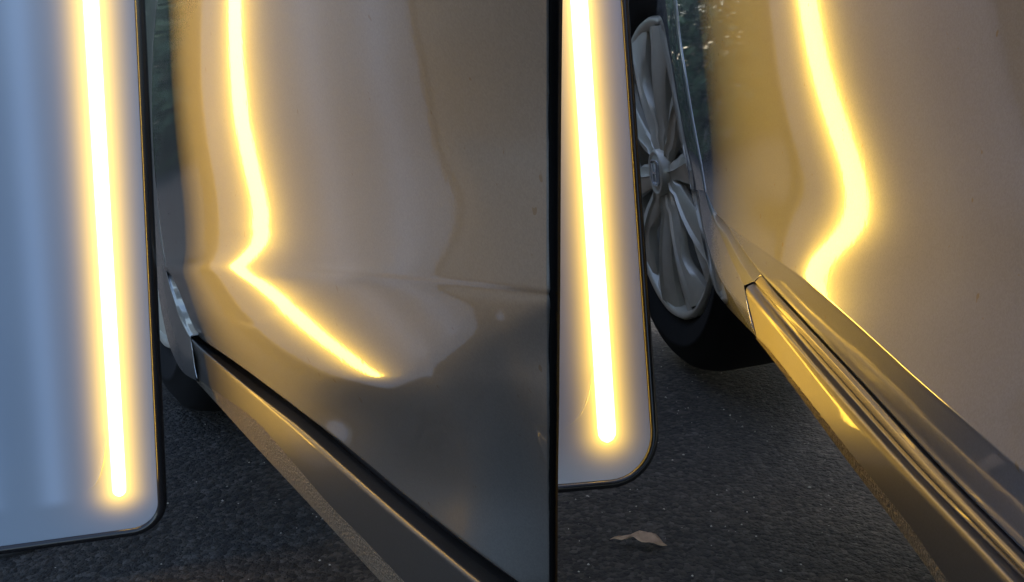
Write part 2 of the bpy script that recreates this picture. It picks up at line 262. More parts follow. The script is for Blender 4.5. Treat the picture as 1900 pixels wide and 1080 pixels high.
# ------------------------------------------------------------------ panel shapes (cubic spline relief of the two door skins, in 0.1 micrometres)
PANEL_SHAPE = [
 ("L", [236, -80, 26, 20, 36, 63], [
  [192094, 163988, 135895, 107871, 80049, 52687, 26228, 1363, -21016, -40439, -57237, -72128, -85681, -98247, -109999, -121014, -131316, -140889, -149731, -157869, -165340, -172179, -178401, -183966, -188854, -193072, -196562, -199325, -201513, -203242, -204576, -205558, -206260, -206819, -207391, -207985],
  [186699, 160016, 133349, 106736, 80233, 53914, 27855, 2698, -19343, -37277, -52478, -66434, -79416, -91542, -102894, -113526, -123489, -132720, -141218, -149031, -156199, -162761, -168772, -174104, -178758, -182842, -186289, -189029, -191232, -192985, -194320, -195258, -195805, -195993, -196087, -196187],
  [181290, 156000, 130724, 105474, 80235, 54940, 29422, 4352, -17099, -33733, -47709, -60881, -73275, -84909, -95825, -106060, -115661, -124533, -132689, -140188, -147069, -153380, -159163, -164266, -168744, -172699, -176041, -178806, -181032, -182776, -184064, -184907, -185293, -185168, -184778, -184368],
  [175838, 151880, 127924, 103948, 79882, 55588, 30867, 6539, -13946, -29586, -42793, -55326, -67157, -78291, -88759, -98597, -107822, -116326, -124152, -131356, -137978, -144085, -149660, -154575, -158948, -162829, -166101, -168841, -171024, -172679, -173820, -174446, -174547, -174104, -173333, -172502],
  [170298, 147593, 124873, 102088, 79141, 55892, 32219, 9080, -10207, -24982, -37587, -49565, -60882, -71552, -81597, -91058, -99915, -108075, -115602, -122545, -128944, -134866, -140257, -145052, -149369, -153227, -156442, -159064, -161101, -162557, -163437, -163748, -163507, -162743, -161692, -160587],
  [164624, 143099, 121547, 99905, 78076, 55945, 33451, 11764, -6222, -20120, -32126, -43563, -54391, -64620, -74268, -83374, -91894, -99750, -107010, -113720, -119916, -125655, -130874, -135567, -139834, -143681, -146831, -149256, -151036, -152182, -152714, -152671, -152110, -151105, -149904, -148685],
  [158786, 138396, 117973, 97458, 76773, 55834, 34605, 14432, -2206, -15161, -26518, -37395, -47731, -57528, -66791, -75563, -83774, -91352, -98369, -104865, -110874, -116447, -121529, -126133, -130350, -134131, -137096, -139234, -140655, -141413, -141574, -141217, -140433, -139316, -138107, -136917],
  [152780, 133510, 114210, 94831, 75318, 55623, 35751, 17088, 1801, -10179, -20845, -31136, -40967, -50326, -59211, -67653, -75562, -82877, -89665, -95961, -101804, -107237, -112205, -116724, -120866, -124534, -127143, -128856, -129842, -130209, -130063, -129509, -128645, -127567, -126475, -125426],
  [146637, 128498, 110338, 92123, 73821, 55414, 36968, 19808, 5826, -5187, -15136, -24818, -34132, -43050, -51560, -59678, -67294, -74359, -80934, -87049, -92744, -98043, -102885, -107277, -111258, -114667, -116781, -117980, -118549, -118623, -118315, -117723, -116936, -116038, -115168, -114342],
  [140415, 123434, 106444, 89434, 72398, 55344, 38363, 22656, 9911, -152, -9375, -18445, -27242, -35721, -43858, -51662, -59003, -65833, -72202, -78138, -83665, -88782, -93432, -97590, -101277, -104227, -105777, -106537, -106840, -106803, -106511, -106039, -105465, -104861, -104295, -103756],
  [134196, 118401, 102614, 86850, 71130, 55489, 40006, 25733, 14174, 5023, -3495, -11976, -20278, -28339, -36120, -43625, -50705, -57299, -63451, -69171, -74465, -79303, -83634, -87398, -90616, -92930, -94066, -94635, -94904, -94953, -94837, -94614, -94352, -94118, -93916, -93719],
  [128070, 113490, 98934, 84442, 70069, 55871, 41927, 29126, 18746, 10472, 2642, -5272, -13103, -20771, -28226, -35459, -42272, -48616, -54514, -59956, -64925, -69376, -73252, -76498, -79164, -80920, -81916, -82565, -83010, -83298, -83471, -83583, -83694, -83870, -84073, -84261],
  [122119, 108780, 95477, 82275, 69253, 56494, 44101, 32815, 23642, 16246, 9100, 1749, -5621, -12907, -20045, -27013, -33555, -39615, -45199, -50276, -54822, -58793, -62141, -64878, -67094, -68560, -69727, -70658, -71414, -72032, -72557, -73047, -73566, -74171, -74803, -75413],
  [116402, 104334, 92311, 80411, 68732, 57380, 46495, 36725, 28781, 22284, 15831, 9039, 2125, -4786, -11607, -18296, -24522, -30226, -35401, -40018, -44066, -47532, -50412, -52818, -54849, -56375, -57865, -59171, -60295, -61279, -62184, -63079, -64026, -65075, -66158, -67222],
  [110943, 100191, 89485, 78907, 68566, 58587, 49149, 40816, 34076, 28500, 22757, 16527, 10068, 3542, -2938, -9296, -15099, -20332, -25001, -29103, -32668, -35732, -38343, -40681, -42788, -44639, -46546, -48249, -49744, -51099, -52400, -53724, -55126, -56641, -58205, -59764],
  [105721, 96354, 87027, 77818, 68836, 60220, 52166, 45134, 39502, 34826, 29797, 24141, 18168, 12082, 6028, 125, -5119, -9799, -13947, -17599, -20829, -23710, -26314, -28832, -31265, -33539, -35878, -37950, -39791, -41522, -43253, -45049, -46939, -48940, -51024, -53139],
  [100668, 92791, 84942, 77182, 69613, 62379, 55673, 49851, 45190, 41280, 36906, 31858, 26471, 20970, 15517, 10235, 5599, 1430, -2319, -5706, -8849, -11813, -14662, -17551, -20470, -23235, -25894, -28253, -30435, -32598, -34830, -37150, -39558, -42065, -44714, -47457],
  [95678, 89435, 83199, 77008, 70941, 65138, 59799, 55189, 51421, 48135, 44359, 39985, 35309, 30531, 25799, 21169, 17003, 13178, 9622, 6246, 2912, -370, -3656, -7046, -10605, -13825, -16556, -19128, -21727, -24458, -27276, -30153, -33103, -36139, -39396, -42800],
  [90620, 86184, 81731, 77262, 72823, 68533, 64601, 61229, 58406, 55883, 52923, 49324, 45349, 41192, 36969, 32741, 28785, 25047, 21417, 17805, 14110, 10352, 6465, 2436, -1942, -5496, -8107, -10918, -14024, -17400, -20786, -24199, -27712, -31338, -35199, -39163],
  [85353, 82910, 80424, 77854, 75201, 72547, 70075, 67944, 66119, 64453, 62336, 59448, 56036, 52314, 48404, 44372, 40406, 36497, 32548, 28492, 24241, 19803, 15163, 10363, 5177, 990, -1980, -5243, -8724, -12251, -15882, -19734, -23749, -27898, -32151, -36402],
  [79756, 79468, 79117, 78621, 77926, 77049, 76113, 75237, 74399, 73528, 72136, 69811, 66799, 63332, 59515, 55432, 51283, 47039, 42626, 37994, 33096, 27975, 22660, 17207, 11530, 6298, 2501, -1244, -5052, -8889, -12868, -17025, -21304, -25642, -29946, -34271],
  [73751, 75714, 77607, 79321, 80743, 81800, 82508, 82927, 83040, 82856, 81990, 80024, 77218, 73805, 69876, 65556, 61068, 56353, 51380, 46144, 40668, 35002, 29186, 23250, 17209, 11288, 6717, 2610, -1491, -5664, -9949, -14354, -18866, -23462, -28020, -32532],
  [67325, 71523, 75665, 79639, 83286, 86433, 88949, 90758, 91782, 92105, 91515, 89683, 86871, 83313, 79111, 74445, 69540, 64331, 58853, 53146, 47283, 41264, 35092, 28779, 22363, 15793, 10432, 6222, 1913, -2526, -7069, -11714, -16464, -21330, -26172, -30934],
  [60537, 66811, 73067, 79221, 85102, 90444, 94942, 98285, 100206, 100857, 100312, 98408, 95412, 91575, 87029, 82005, 76723, 71131, 65313, 59321, 53239, 47002, 40562, 33942, 27243, 20230, 13857, 9626, 5175, 506, -4263, -9120, -14080, -19189, -24278, -29274],
  [53500, 61554, 69636, 77728, 85690, 93208, 99796, 104810, 107672, 108587, 107957, 105860, 102605, 98467, 93606, 88290, 82737, 76897, 70870, 64696, 58445, 52014, 45351, 38496, 31535, 24386, 17762, 13022, 8270, 3385, -1574, -6602, -11718, -16980, -22248, -27436],
  [46351, 55787, 65291, 74912, 84589, 94037, 102647, 109400, 113336, 114646, 114005, 111778, 108348, 104009, 98935, 93398, 87660, 81645, 75451, 69105, 62671, 56038, 49174, 42147, 35032, 27706, 21400, 16257, 11162, 6059, 939, -4213, -9425, -14752, -20104, -25402],
  [39199, 49599, 60070, 70698, 81505, 92312, 102537, 110931, 116173, 118298, 118088, 116073, 112711, 108329, 103147, 97396, 91528, 85377, 79029, 72522, 65924, 59155, 52193, 45132, 37969, 30821, 24666, 19170, 13796, 8500, 3246, -1993, -7247, -12570, -17918, -23236],
  [32088, 43093, 54127, 65239, 76468, 87763, 98766, 108422, 115290, 119006, 120015, 118764, 115750, 111487, 106290, 100386, 94388, 88116, 81631, 74998, 68284, 61435, 54459, 47445, 40321, 33559, 27484, 21714, 16125, 10669, 5307, 14, -5238, -10498, -15780, -21063],
  [24992, 36363, 47682, 58880, 69910, 80777, 91507, 101881, 110899, 117303, 120186, 119985, 117419, 113419, 108373, 102460, 96258, 89848, 83266, 76562, 69794, 62942, 56053, 49123, 42232, 35862, 29793, 23874, 18128, 12543, 7092, 1761, -3465, -8616, -13795, -19042],
  [17857, 29488, 40966, 52062, 62567, 72454, 82195, 92952, 104744, 114803, 119702, 119904, 118203, 114807, 109992, 103983, 97278, 90518, 83756, 77005, 70242, 63515, 56848, 50210, 43933, 37807, 31691, 25661, 19799, 14110, 8579, 3205, -2002, -6998, -12082, -17334],
  [-4465, 2801, 10164, 17821, 26076, 35411, 46665, 61212, 79995, 98131, 111048, 118132, 119664, 117480, 112787, 106178, 98332, 90693, 83111, 75994, 69301, 62991, 56909, 51051, 45348, 39517, 33249, 27080, 21155, 15406, 9815, 4368, -881, -5786, -10823, -16037],
  [19724, 26025, 32431, 39137, 46405, 54493, 63364, 71970, 78401, 85252, 91089, 94754, 96620, 96640, 94796, 91219, 86200, 82766, 78930, 74322, 69230, 63751, 58302, 52734, 47427, 41852, 34847, 28293, 22169, 16121, 10208, 4697, -238, -5059, -10108, -15084],
  [44086, 49453, 54915, 60625, 66736, 73271, 79996, 86654, 94019, 101323, 107459, 111284, 112646, 111843, 109229, 105365, 100587, 95064, 89269, 83209, 77142, 70839, 63084, 55117, 47717, 41299, 34636, 28804, 23271, 18013, 13076, 6944, 484, -5032, -9777, -14234],
  [68577, 73080, 77636, 82326, 87222, 92355, 97796, 103884, 111145, 118087, 123389, 126508, 127028, 125315, 121953, 117378, 111898, 105233, 98119, 91105, 84290, 77095, 67395, 56674, 45785, 35718, 27760, 21288, 15839, 10481, 4397, -85, -941, 1547, 5801, 10109],
  [93059, 96840, 100619, 104411, 108276, 112382, 117097, 122970, 130150, 136578, 140818, 142643, 142066, 139399, 135176, 129697, 123133, 115698, 107599, 99596, 92097, 84128, 72416, 58991, 45432, 32991, 23353, 16023, 10654, 5882, 2838, 1262, 1669, 2986, 4950, 7131],
  [117344, 120645, 123902, 127090, 130274, 133710, 137898, 143512, 150573, 156284, 159210, 159523, 157562, 153686, 148283, 141667, 134112, 125929, 117284, 108350, 100203, 91537, 77907, 62050, 45938, 31351, 20674, 13106, 8360, 5527, 3906, 2788, 3388, 3732, 3779, 3903],
  [141247, 144390, 147476, 150461, 153394, 156509, 160306, 165576, 172242, 177119, 178334, 176838, 173236, 167929, 161249, 153543, 145140, 136237, 127106, 117596, 108790, 99542, 84123, 65908, 47468, 31081, 19560, 12688, 9607, 7428, 5289, 4259, 3870, 2917, 1510, 19],
  [164627, 167956, 171239, 174437, 177569, 180766, 184380, 189146, 194845, 198665, 198182, 194588, 189166, 182295, 174337, 165616, 156400, 146831, 137158, 127327, 117962, 108239, 91206, 70792, 50093, 32161, 20374, 14601, 11528, 8482, 6003, 4275, 2542, 320, -2274, -5006],
  [187400, 191207, 194995, 198744, 202458, 206177, 210027, 214327, 218586, 220821, 218878, 213128, 205764, 197319, 188028, 178225, 168133, 157849, 147623, 137434, 127770, 117618, 99114, 76714, 53976, 35163, 22842, 15683, 11552, 7975, 4927, 2149, -786, -4127, -7787, -11580],
  [209525, 214005, 218490, 222988, 227502, 232017, 236450, 240532, 243407, 243745, 240305, 232796, 223401, 213389, 202756, 191723, 180608, 169497, 158677, 148026, 138352, 127864, 108037, 83978, 59453, 39527, 25293, 15464, 9962, 5593, 1634, -2207, -6136, -10497, -15183, -19979],
  [230980, 236203, 241448, 246735, 252056, 257328, 262309, 266435, 268615, 267574, 262687, 253737, 242230, 230229, 218017, 205678, 193452, 181545, 170196, 159244, 149655, 139246, 118070, 92353, 65978, 43587, 25803, 13324, 6269, 931, -3969, -8717, -13526, -18877, -24559, -30348],
  [251733, 257650, 263591, 269567, 275533, 281328, 286606, 290741, 292776, 291559, 286247, 276844, 264277, 250338, 236066, 221865, 207957, 194743, 182596, 171439, 161514, 150332, 129110, 101505, 72171, 46560, 26436, 11627, 2025, -4985, -11077, -16899, -22802, -29161, -35875, -42729],
  [271729, 278190, 284665, 291133, 297502, 303551, 308899, 312982, 315080, 314347, 309860, 301429, 289615, 275519, 260126, 244128, 228051, 212771, 199098, 187144, 176212, 162897, 142140, 113881, 81937, 53222, 30214, 12658, -256, -10063, -18242, -25771, -33224, -40920, -48919, -57064],
  [290883, 297678, 304465, 311189, 317716, 323800, 329080, 333090, 335300, 335134, 332006, 325348, 315006, 301530, 285716, 268385, 250449, 233297, 217992, 204747, 192501, 177917, 156340, 126189, 92129, 61463, 35884, 15359, -876, -13889, -24825, -34678, -44154, -53660, -63355, -73159],
  [309090, 315987, 322854, 329608, 336087, 342052, 347185, 351119, 353457, 353794, 351702, 346681, 338190, 325871, 310268, 292307, 273313, 254923, 238327, 223896, 210564, 194688, 170758, 137717, 102055, 70007, 42315, 19035, -341, -16597, -30607, -43229, -55183, -66959, -78792, -90677],
  [326247, 333031, 339769, 346358, 352635, 358376, 363316, 367158, 369590, 370282, 368853, 364838, 357665, 346774, 332142, 314502, 295388, 276544, 259333, 244170, 229765, 211845, 184841, 148849, 111868, 78505, 48950, 23209, 931, -18461, -35629, -51271, -66046, -80468, -94824, -109181],
  [342271, 348765, 355205, 361484, 367444, 372888, 377589, 381299, 383748, 384629, 383577, 380143, 373813, 364117, 350824, 334389, 316126, 297742, 280570, 264872, 248895, 228354, 198331, 159803, 121653, 86939, 55595, 27582, 2608, -19768, -40050, -58800, -76588, -93906, -111067, -128184],
  [357117, 363189, 369208, 375070, 380632, 385719, 390131, 393647, 396017, 396946, 396088, 393043, 387394, 378788, 367064, 352443, 335769, 318438, 301572, 285011, 266924, 243690, 210998, 170620, 131478, 95343, 62183, 31966, 4435, -20771, -44057, -65881, -86731, -107057, -127168, -147208],
  [370782, 376344, 381857, 387230, 392332, 397008, 401077, 404331, 406535, 407414, 406659, 403940, 398949, 391454, 381367, 368819, 354229, 338285, 321586, 303711, 283353, 257577, 222606, 181108, 141188, 103633, 68608, 36202, 6211, -21679, -47816, -72595, -96440, -119755, -142830, -165821],
  [383302, 388299, 393255, 398089, 402686, 406905, 410577, 413511, 415486, 416258, 415567, 413161, 408825, 402417, 393891, 383305, 370765, 356304, 339710, 320511, 297980, 269858, 233146, 191262, 150583, 111570, 74663, 40107, 7763, -22650, -51452, -79005, -105691, -131871, -157813, -183669],
  [394752, 399153, 403520, 407784, 411842, 415565, 418800, 421369, 423074, 423707, 423060, 420945, 417210, 411757, 404531, 395487, 384506, 371259, 355043, 335072, 310662, 280384, 242364, 200552, 159216, 118783, 80060, 43470, 8939, -23795, -55041, -85144, -114458, -143308, -171937, -200487],
  [405230, 409019, 412781, 416456, 419952, 423154, 425921, 428095, 429504, 429973, 429337, 427448, 424184, 419443, 413119, 405055, 394975, 382411, 366638, 346606, 321010, 289081, 250483, 208754, 166586, 124817, 84475, 46086, 9613, -25188, -58622, -91020, -122713, -153994, -185081, -216098],
  [414852, 418025, 421176, 424253, 427175, 429838, 432118, 433875, 434962, 435231, 434542, 432763, 429769, 425424, 419550, 411895, 402087, 389616, 373797, 353687, 327944, 295327, 256511, 214820, 172059, 129263, 87640, 47791, 9701, -26866, -62202, -96624, -130433, -163889, -197179, -230412],
  [423744, 426303, 428844, 431321, 433664, 435781, 437560, 438879, 439609, 439620, 438778, 436948, 433979, 429687, 423827, 416075, 406005, 393088, 376677, 355985, 330057, 297833, 259595, 218157, 175182, 131822, 89379, 48496, 9166, -28833, -65777, -101948, -137610, -172983, -208221, -243412],
  [432036, 433987, 435923, 437805, 439570, 441134, 442399, 443254, 443579, 443249, 442126, 440056, 436853, 432285, 426056, 417795, 407052, 393299, 375940, 354335, 327859, 296064, 259057, 218405, 175749, 132386, 89653, 48202, 8029, -31071, -69335, -106995, -144260, -181302, -218241, -255145],
  [439854, 441206, 442546, 443839, 445027, 446035, 446769, 447124, 446982, 446213, 444663, 442154, 438468, 433335, 426426, 417349, 405653, 390844, 372410, 349870, 322859, 291242, 255244, 215705, 173890, 131085, 88586, 47013, 6356, -33550, -72876, -111784, -150420, -188904, -227317, -265707],
  [447316, 448080, 448834, 449545, 450159, 450603, 450784, 450596, 449916, 448598, 446474, 443340, 438952, 433017, 425193, 415092, 402291, 386357, 366882, 343540, 316146, 284715, 249501, 211044, 170259, 128359, 86484, 45115, 4242, -36235, -76406, -116353, -156155, -195876, -235560, -275231],
  [454528, 454714, 454891, 455028, 455068, 454938, 454541, 453763, 452468, 450496, 447660, 443737, 438467, 431551, 422652, 411409, 397450, 380422, 360024, 336054, 308441, 277268, 242778, 205397, 165802, 124954, 83787, 42736, 1790, -39098, -79942, -120752, -161541, -202323, -243103, -283882],
  [461581, 461198, 460806, 460372, 459838, 459122, 458120, 456704, 454724, 452004, 448339, 443495, 437207, 429184, 419114, 406679, 391575, 373531, 352346, 327909, 300216, 269380, 235631, 199331, 160995, 121273, 80823, 40074, -906, -42109, -83498, -125028, -166661, -208360, -250094, -291838],
  [468547, 467602, 466646, 465645, 464533, 463219, 461587, 459492, 456769, 453224, 448640, 442777, 435377, 426168, 414878, 401245, 385036, 366065, 344212, 319434, 291770, 261341, 228353, 193097, 155943, 117311, 77621, 37201, -3780, -45233, -87076, -129226, -171593, -214101, -256680, -299283],
  [475478, 473974, 472459, 470891, 469197, 467275, 464992, 462189, 458679, 454255, 448690, 441745, 433175, 422739, 410210, 395390, 378120, 358294, 335861, 310831, 283270, 253294, 221070, 186802, 150725, 113090, 74144, 34120, -6790, -48433, -90671, -133373, -176405, -219648, -263001, -306392],
  [482405, 480345, 478270, 476136, 473858, 471321, 468375, 464842, 460520, 455186, 448607, 440546, 430777, 419094, 405322, 389329, 371031, 350393, 327432, 302200, 274783, 245284, 213815, 180488, 145413, 108701, 70477, 30888, -9891, -51673, -94268, -137486, -181147, -225088, -269178, -313319],
  [489337, 486721, 484088, 481386, 478523, 475367, 471753, 467485, 462341, 456085, 448477, 439288, 428311, 415376, 400362, 383203, 363889, 342458, 318987, 293573, 266316, 237300, 206579, 174170, 140065, 104248, 66732, 27591, -13030, -54926, -97858, -141578, -185856, -230486, -275301, -320181]]),
 ("L", [340, 420, 9, 8, 32, 28], [
  [0, 0, 0, 0, 0, 0, 0, 0, 0, 0, 0, 0, 0, 0, 0, 0, 0, 0, 0, 0, 0, 0, 0, 0, 0, 0, 0, 0, 0, 0, 0, 0],
  [0, 0, 0, 0, 0, 0, 0, 0, 0, 0, 0, 0, -1, -1, -1, -1, -1, -1, -1, -1, -1, -1, -1, -1, -1, -1, -1, -1, 0, -1, -1, 0],
  [0, 0, 0, 0, 0, 1, 2, 2, 2, 1, 1, 1, 1, 1, 1, 1, 1, 1, 1, 1, 1, 1, 0, 0, 0, 0, 0, 0, 1, 0, -1, 0],
  [0, 0, 0, 994, 2257, 3033, 3327, 3340, 3172, 2888, 2547, 2209, 1894, 1650, 1479, 1284, 1097, 924, 770, 639, 528, 436, 355, 284, 227, 177, 142, 103, 95, 1, -1, 0],
  [0, 0, 0, 1658, 3640, 4635, 4868, 4741, 4348, 3820, 3257, 2740, 2293, 1970, 1687, 1390, 1127, 896, 704, 552, 434, 342, 267, 205, 155, 113, 78, 50, 28, 0, -1, 0],
  [0, 0, 0, 934, 2281, 3436, 4018, 4223, 4119, 3784, 3300, 2778, 2260, 1885, 1539, 1197, 903, 660, 472, 334, 240, 177, 129, 92, 65, 43, 31, 22, 32, 0, -1, 0],
  [0, 0, 0, -1057, -1435, -304, 676, 1268, 1580, 1643, 1533, 1318, 1057, 938, 728, 511, 324, 187, 94, 36, 5, -7, -15, -21, -24, -26, -27, -20, -11, 0, 0, 0],
  [0, 0, -1, -3801, -6466, -5527, -4080, -2966, -2191, -1713, -1400, -1245, -925, -775, -741, -722, -677, -594, -497, -412, -346, -291, -251, -219, -190, -164, -134, -95, -46, 0, 1, 0],
  [0, 0, -1, -6363, -10706, -9807, -7901, -6108, -4683, -3632, -2944, -2273, -1789, -1687, -1608, -1560, -1450, -1281, -1090, -929, -802, -695, -602, -517, -438, -357, -283, -189, -119, -1, 2, 0],
  [0, 0, -1, -6968, -11545, -10957, -9118, -7012, -4949, -3403, -2154, -986, -711, -712, -853, -1028, -1151, -1204, -1212, -1210, -1203, -1178, -1134, -1067, -976, -860, -721, -527, -342, -2, 3, 0],
  [0, 0, -1, -4860, -8095, -8095, -6838, -5098, -3066, -708, 1346, 2067, 2197, 1928, 1495, 977, 502, 115, -183, -392, -517, -568, -560, -503, -409, -296, -179, -73, 17, -6, 0, 0],
  [0, 0, 0, -1199, -1724, -1972, -1441, -164, 1437, 3523, 5617, 6230, 6200, 5745, 5049, 4233, 3387, 2573, 1823, 1173, 625, 170, -197, -480, -678, -787, -811, -687, -550, -8, 1, 0],
  [0, 0, 0, 1395, 3181, 3630, 3912, 4937, 6137, 7145, 8481, 9720, 9779, 9395, 8734, 7894, 7028, 6183, 5382, 4654, 4000, 3394, 2823, 2299, 1807, 1362, 938, 597, 289, 10, 3, 0],
  [0, 0, 0, 2359, 5048, 6143, 6406, 7350, 8323, 9313, 10122, 11095, 12080, 12226, 12001, 11490, 10723, 9823, 8858, 7881, 6923, 6021, 5155, 4294, 3483, 2686, 1991, 1247, 771, 3, -24, -1],
  [0, 0, 0, 2328, 5030, 6574, 6988, 7851, 8834, 10095, 11409, 12437, 13394, 14255, 14408, 14136, 13652, 13055, 12345, 11537, 10638, 9636, 8547, 7427, 6291, 5135, 4030, 2779, 1801, 5, -25, -1],
  [0, 0, 0, 1973, 4455, 6341, 7227, 8158, 9248, 10467, 11499, 12324, 12849, 13178, 13465, 13294, 12927, 12339, 11573, 10649, 9597, 8457, 7281, 6088, 4872, 3659, 2380, 1264, 163, 1, -2, 0],
  [0, 0, 0, 1646, 3913, 5984, 7386, 8469, 9453, 10379, 11065, 11454, 11622, 11581, 11418, 11213, 10602, 9816, 8840, 7757, 6606, 5425, 4213, 2967, 1712, 545, -338, -765, -661, -10, 1, 0],
  [0, 0, 0, 1433, 3569, 5761, 7496, 8604, 9450, 10224, 10621, 10737, 10611, 10318, 9837, 9238, 8539, 7558, 6475, 5308, 4098, 2830, 1539, 346, -560, -1004, -967, -577, -124, -6, -1, 0],
  [0, 0, 0, 1277, 3307, 5558, 7497, 8679, 9495, 10058, 10238, 10143, 9795, 9226, 8498, 7604, 6677, 5653, 4446, 3161, 1801, 512, -481, -1009, -1051, -752, -335, -42, -7, -3, -3, 0],
  [0, 0, 0, 1083, 2924, 5129, 7186, 8475, 9270, 9724, 9766, 9477, 8909, 8136, 7200, 6153, 4970, 3729, 2341, 924, -225, -892, -1042, -827, -459, -136, 20, 12, 21, -2, -2, 0],
  [0, 0, 0, 794, 2269, 4231, 6322, 7944, 8886, 9245, 9108, 8666, 7939, 7013, 5903, 4581, 3074, 1478, 160, -683, -972, -855, -552, -239, -33, 28, 9, 14, 9, -1, -2, 0],
  [0, 0, 0, 440, 1368, 2807, 4762, 6977, 8266, 8494, 8337, 7797, 6943, 5766, 4261, 2506, 836, -318, -823, -788, -550, -279, -71, 31, 38, 15, 16, 11, 4, -1, -1, 0],
  [0, 0, 0, 131, 474, 1135, 2408, 4840, 7546, 7592, 7432, 6662, 5398, 3627, 1687, 170, -598, -732, -555, -310, -98, 18, 54, 38, 22, 22, 17, 11, 7, 0, 0, 0],
  [0, 0, 0, -36, -90, -120, 240, 2273, 6310, 7455, 6352, 5089, 2878, 812, -316, -632, -520, -314, -145, -36, 33, 41, 25, 15, 15, 9, 3, 1, -2, 1, 1, 0],
  [0, 0, 0, -54, -183, -413, -534, 581, 3823, 6570, 5065, 1917, 21, -467, -420, -243, -110, -32, 7, 18, 10, 20, 14, 7, 0, -4, -6, -5, -2, 2, 2, 0],
  [0, 0, 0, 0, 0, 0, 0, 0, 1, 3, 6, 5, 2, 2, 3, 3, 3, 3, 3, 2, 2, 2, 1, 1, 1, 0, 0, -1, -1, 2, 2, 0],
  [0, 0, 0, 0, 0, 0, 0, 0, 0, 0, 2, 4, 4, 3, 3, 3, 3, 3, 3, 2, 2, 2, 1, 1, 1, 0, 0, -1, -1, 0, 0, 0],
  [0, 0, 0, 0, 0, 0, 0, 0, 0, 0, 0, 0, 0, 0, 0, 0, 0, 0, 0, 0, 0, 0, 0, 0, 0, 0, 0, 0, 0, 0, 0, 0]]),
 ("R", [1226, -80, 26, 22, 32, 51], [
  [-391094, -368728, -346348, -323929, -301439, -278838, -256101, -233233, -210319, -187571, -165325, -143952, -123798, -105260, -88694, -74125, -61362, -50135, -40181, -31288, -23294, -16082, -9541, -3539, 2272, 8328, 14613, 20953, 27356, 33875, 40398, 46923],
  [-377944, -356376, -334795, -313184, -291518, -269776, -247939, -225991, -203926, -181771, -159729, -138400, -118130, -99331, -82865, -68573, -56078, -45077, -35322, -26615, -18794, -11743, -5315, 467, 5844, 11832, 18098, 24218, 30221, 36198, 42082, 48006],
  [-364806, -344034, -323251, -302441, -281588, -260679, -239699, -218627, -197411, -175939, -154142, -132861, -112564, -93672, -77343, -63269, -50987, -40190, -30632, -22120, -14492, -7642, -1425, 4138, 9334, 15212, 21255, 27134, 32906, 38335, 43692, 49082],
  [-351705, -331720, -311725, -291702, -271635, -251508, -231303, -210994, -190523, -169737, -148387, -127351, -107229, -88521, -72433, -58588, -46527, -35948, -26607, -18315, -10911, -4290, 1692, 7012, 12056, 17716, 23496, 29104, 34613, 39837, 44972, 50064],
  [-338673, -319457, -300227, -280965, -261644, -242236, -222710, -203020, -183093, -162801, -142020, -121511, -101831, -83455, -67644, -54068, -42265, -31938, -22840, -14783, -7603, -1182, 4624, 9846, 14677, 19933, 25332, 30588, 35730, 40869, 45874, 50818],
  [-325755, -307269, -288769, -270225, -251600, -232849, -213918, -194740, -175237, -155346, -135128, -115223, -96109, -78163, -62685, -49430, -37926, -27880, -19043, -11223, -4262, 1966, 7570, 12600, 17170, 22054, 27080, 32049, 36936, 41770, 46525, 51273],
  [-313005, -295193, -277362, -259479, -241494, -223345, -204959, -186260, -167191, -147754, -128076, -108721, -90183, -72738, -57661, -44777, -33611, -23876, -15328, -7780, -1084, 4880, 10206, 14976, 19251, 23800, 28538, 33248, 37893, 42436, 46919, 51406],
  [-300496, -283273, -266031, -248734, -231325, -213731, -195873, -177676, -159101, -140179, -121019, -102184, -84231, -67360, -52733, -40262, -29473, -20087, -11871, -4644, 1738, 7402, 12436, 16963, 20965, 25200, 29622, 34049, 38424, 42716, 46954, 51180],
  [-288314, -271570, -254811, -238006, -221099, -204021, -186688, -169026, -150998, -132618, -113952, -95626, -78298, -62087, -47979, -35982, -25628, -16647, -8806, -1929, 4122, 9483, 14232, 18509, 22234, 26144, 30243, 34391, 38500, 42539, 46549, 50548],
  [-276565, -260164, -243758, -227328, -210835, -194218, -177398, -160294, -142848, -125029, -106851, -89032, -72355, -56854, -43327, -31870, -22017, -13501, -6091, 392, 6083, 11116, 15561, 19559, 23032, 26588, 30360, 34211, 38051, 41877, 45681, 49475],
  [-265369, -249153, -232946, -216752, -200558, -184321, -167972, -151420, -134573, -117349, -99687, -82400, -66414, -51679, -38793, -27927, -18620, -10606, -3667, 2377, 7677, 12356, 16481, 20195, 23407, 26599, 30047, 33601, 37180, 40771, 44357, 47938],
  [-254850, -238646, -222469, -206351, -190311, -174338, -158377, -142329, -126073, -109470, -92360, -75649, -60430, -46600, -34480, -24281, -15578, -8111, -1667, 3926, 8821, 13135, 16938, 20349, 23326, 26183, 29313, 32571, 35902, 39220, 42570, 45924],
  [-245124, -228759, -212438, -196222, -180168, -164302, -148596, -132958, -117246, -101259, -84760, -68723, -54365, -41557, -30336, -20905, -12891, -6034, -126, 4997, 9471, 13403, 16874, 19970, 22712, 25230, 28046, 31011, 34095, 37155, 40282, 43423],
  [-236277, -219600, -202977, -186496, -170246, -154298, -138667, -123292, -108038, -92672, -76892, -61677, -48280, -36539, -26286, -17683, -10419, -4231, 1077, 5659, 9652, 13160, 16263, 19019, 21505, 23690, 26151, 28822, 31657, 34527, 37470, 40427],
  [-228354, -211257, -194217, -177331, -160716, -144486, -128713, -113400, -98471, -83732, -68858, -54603, -42234, -31584, -22349, -14617, -8149, -2683, 1965, 5939, 9378, 12413, 15112, 17515, 19722, 21632, 23725, 26109, 28686, 31386, 34154, 36928],
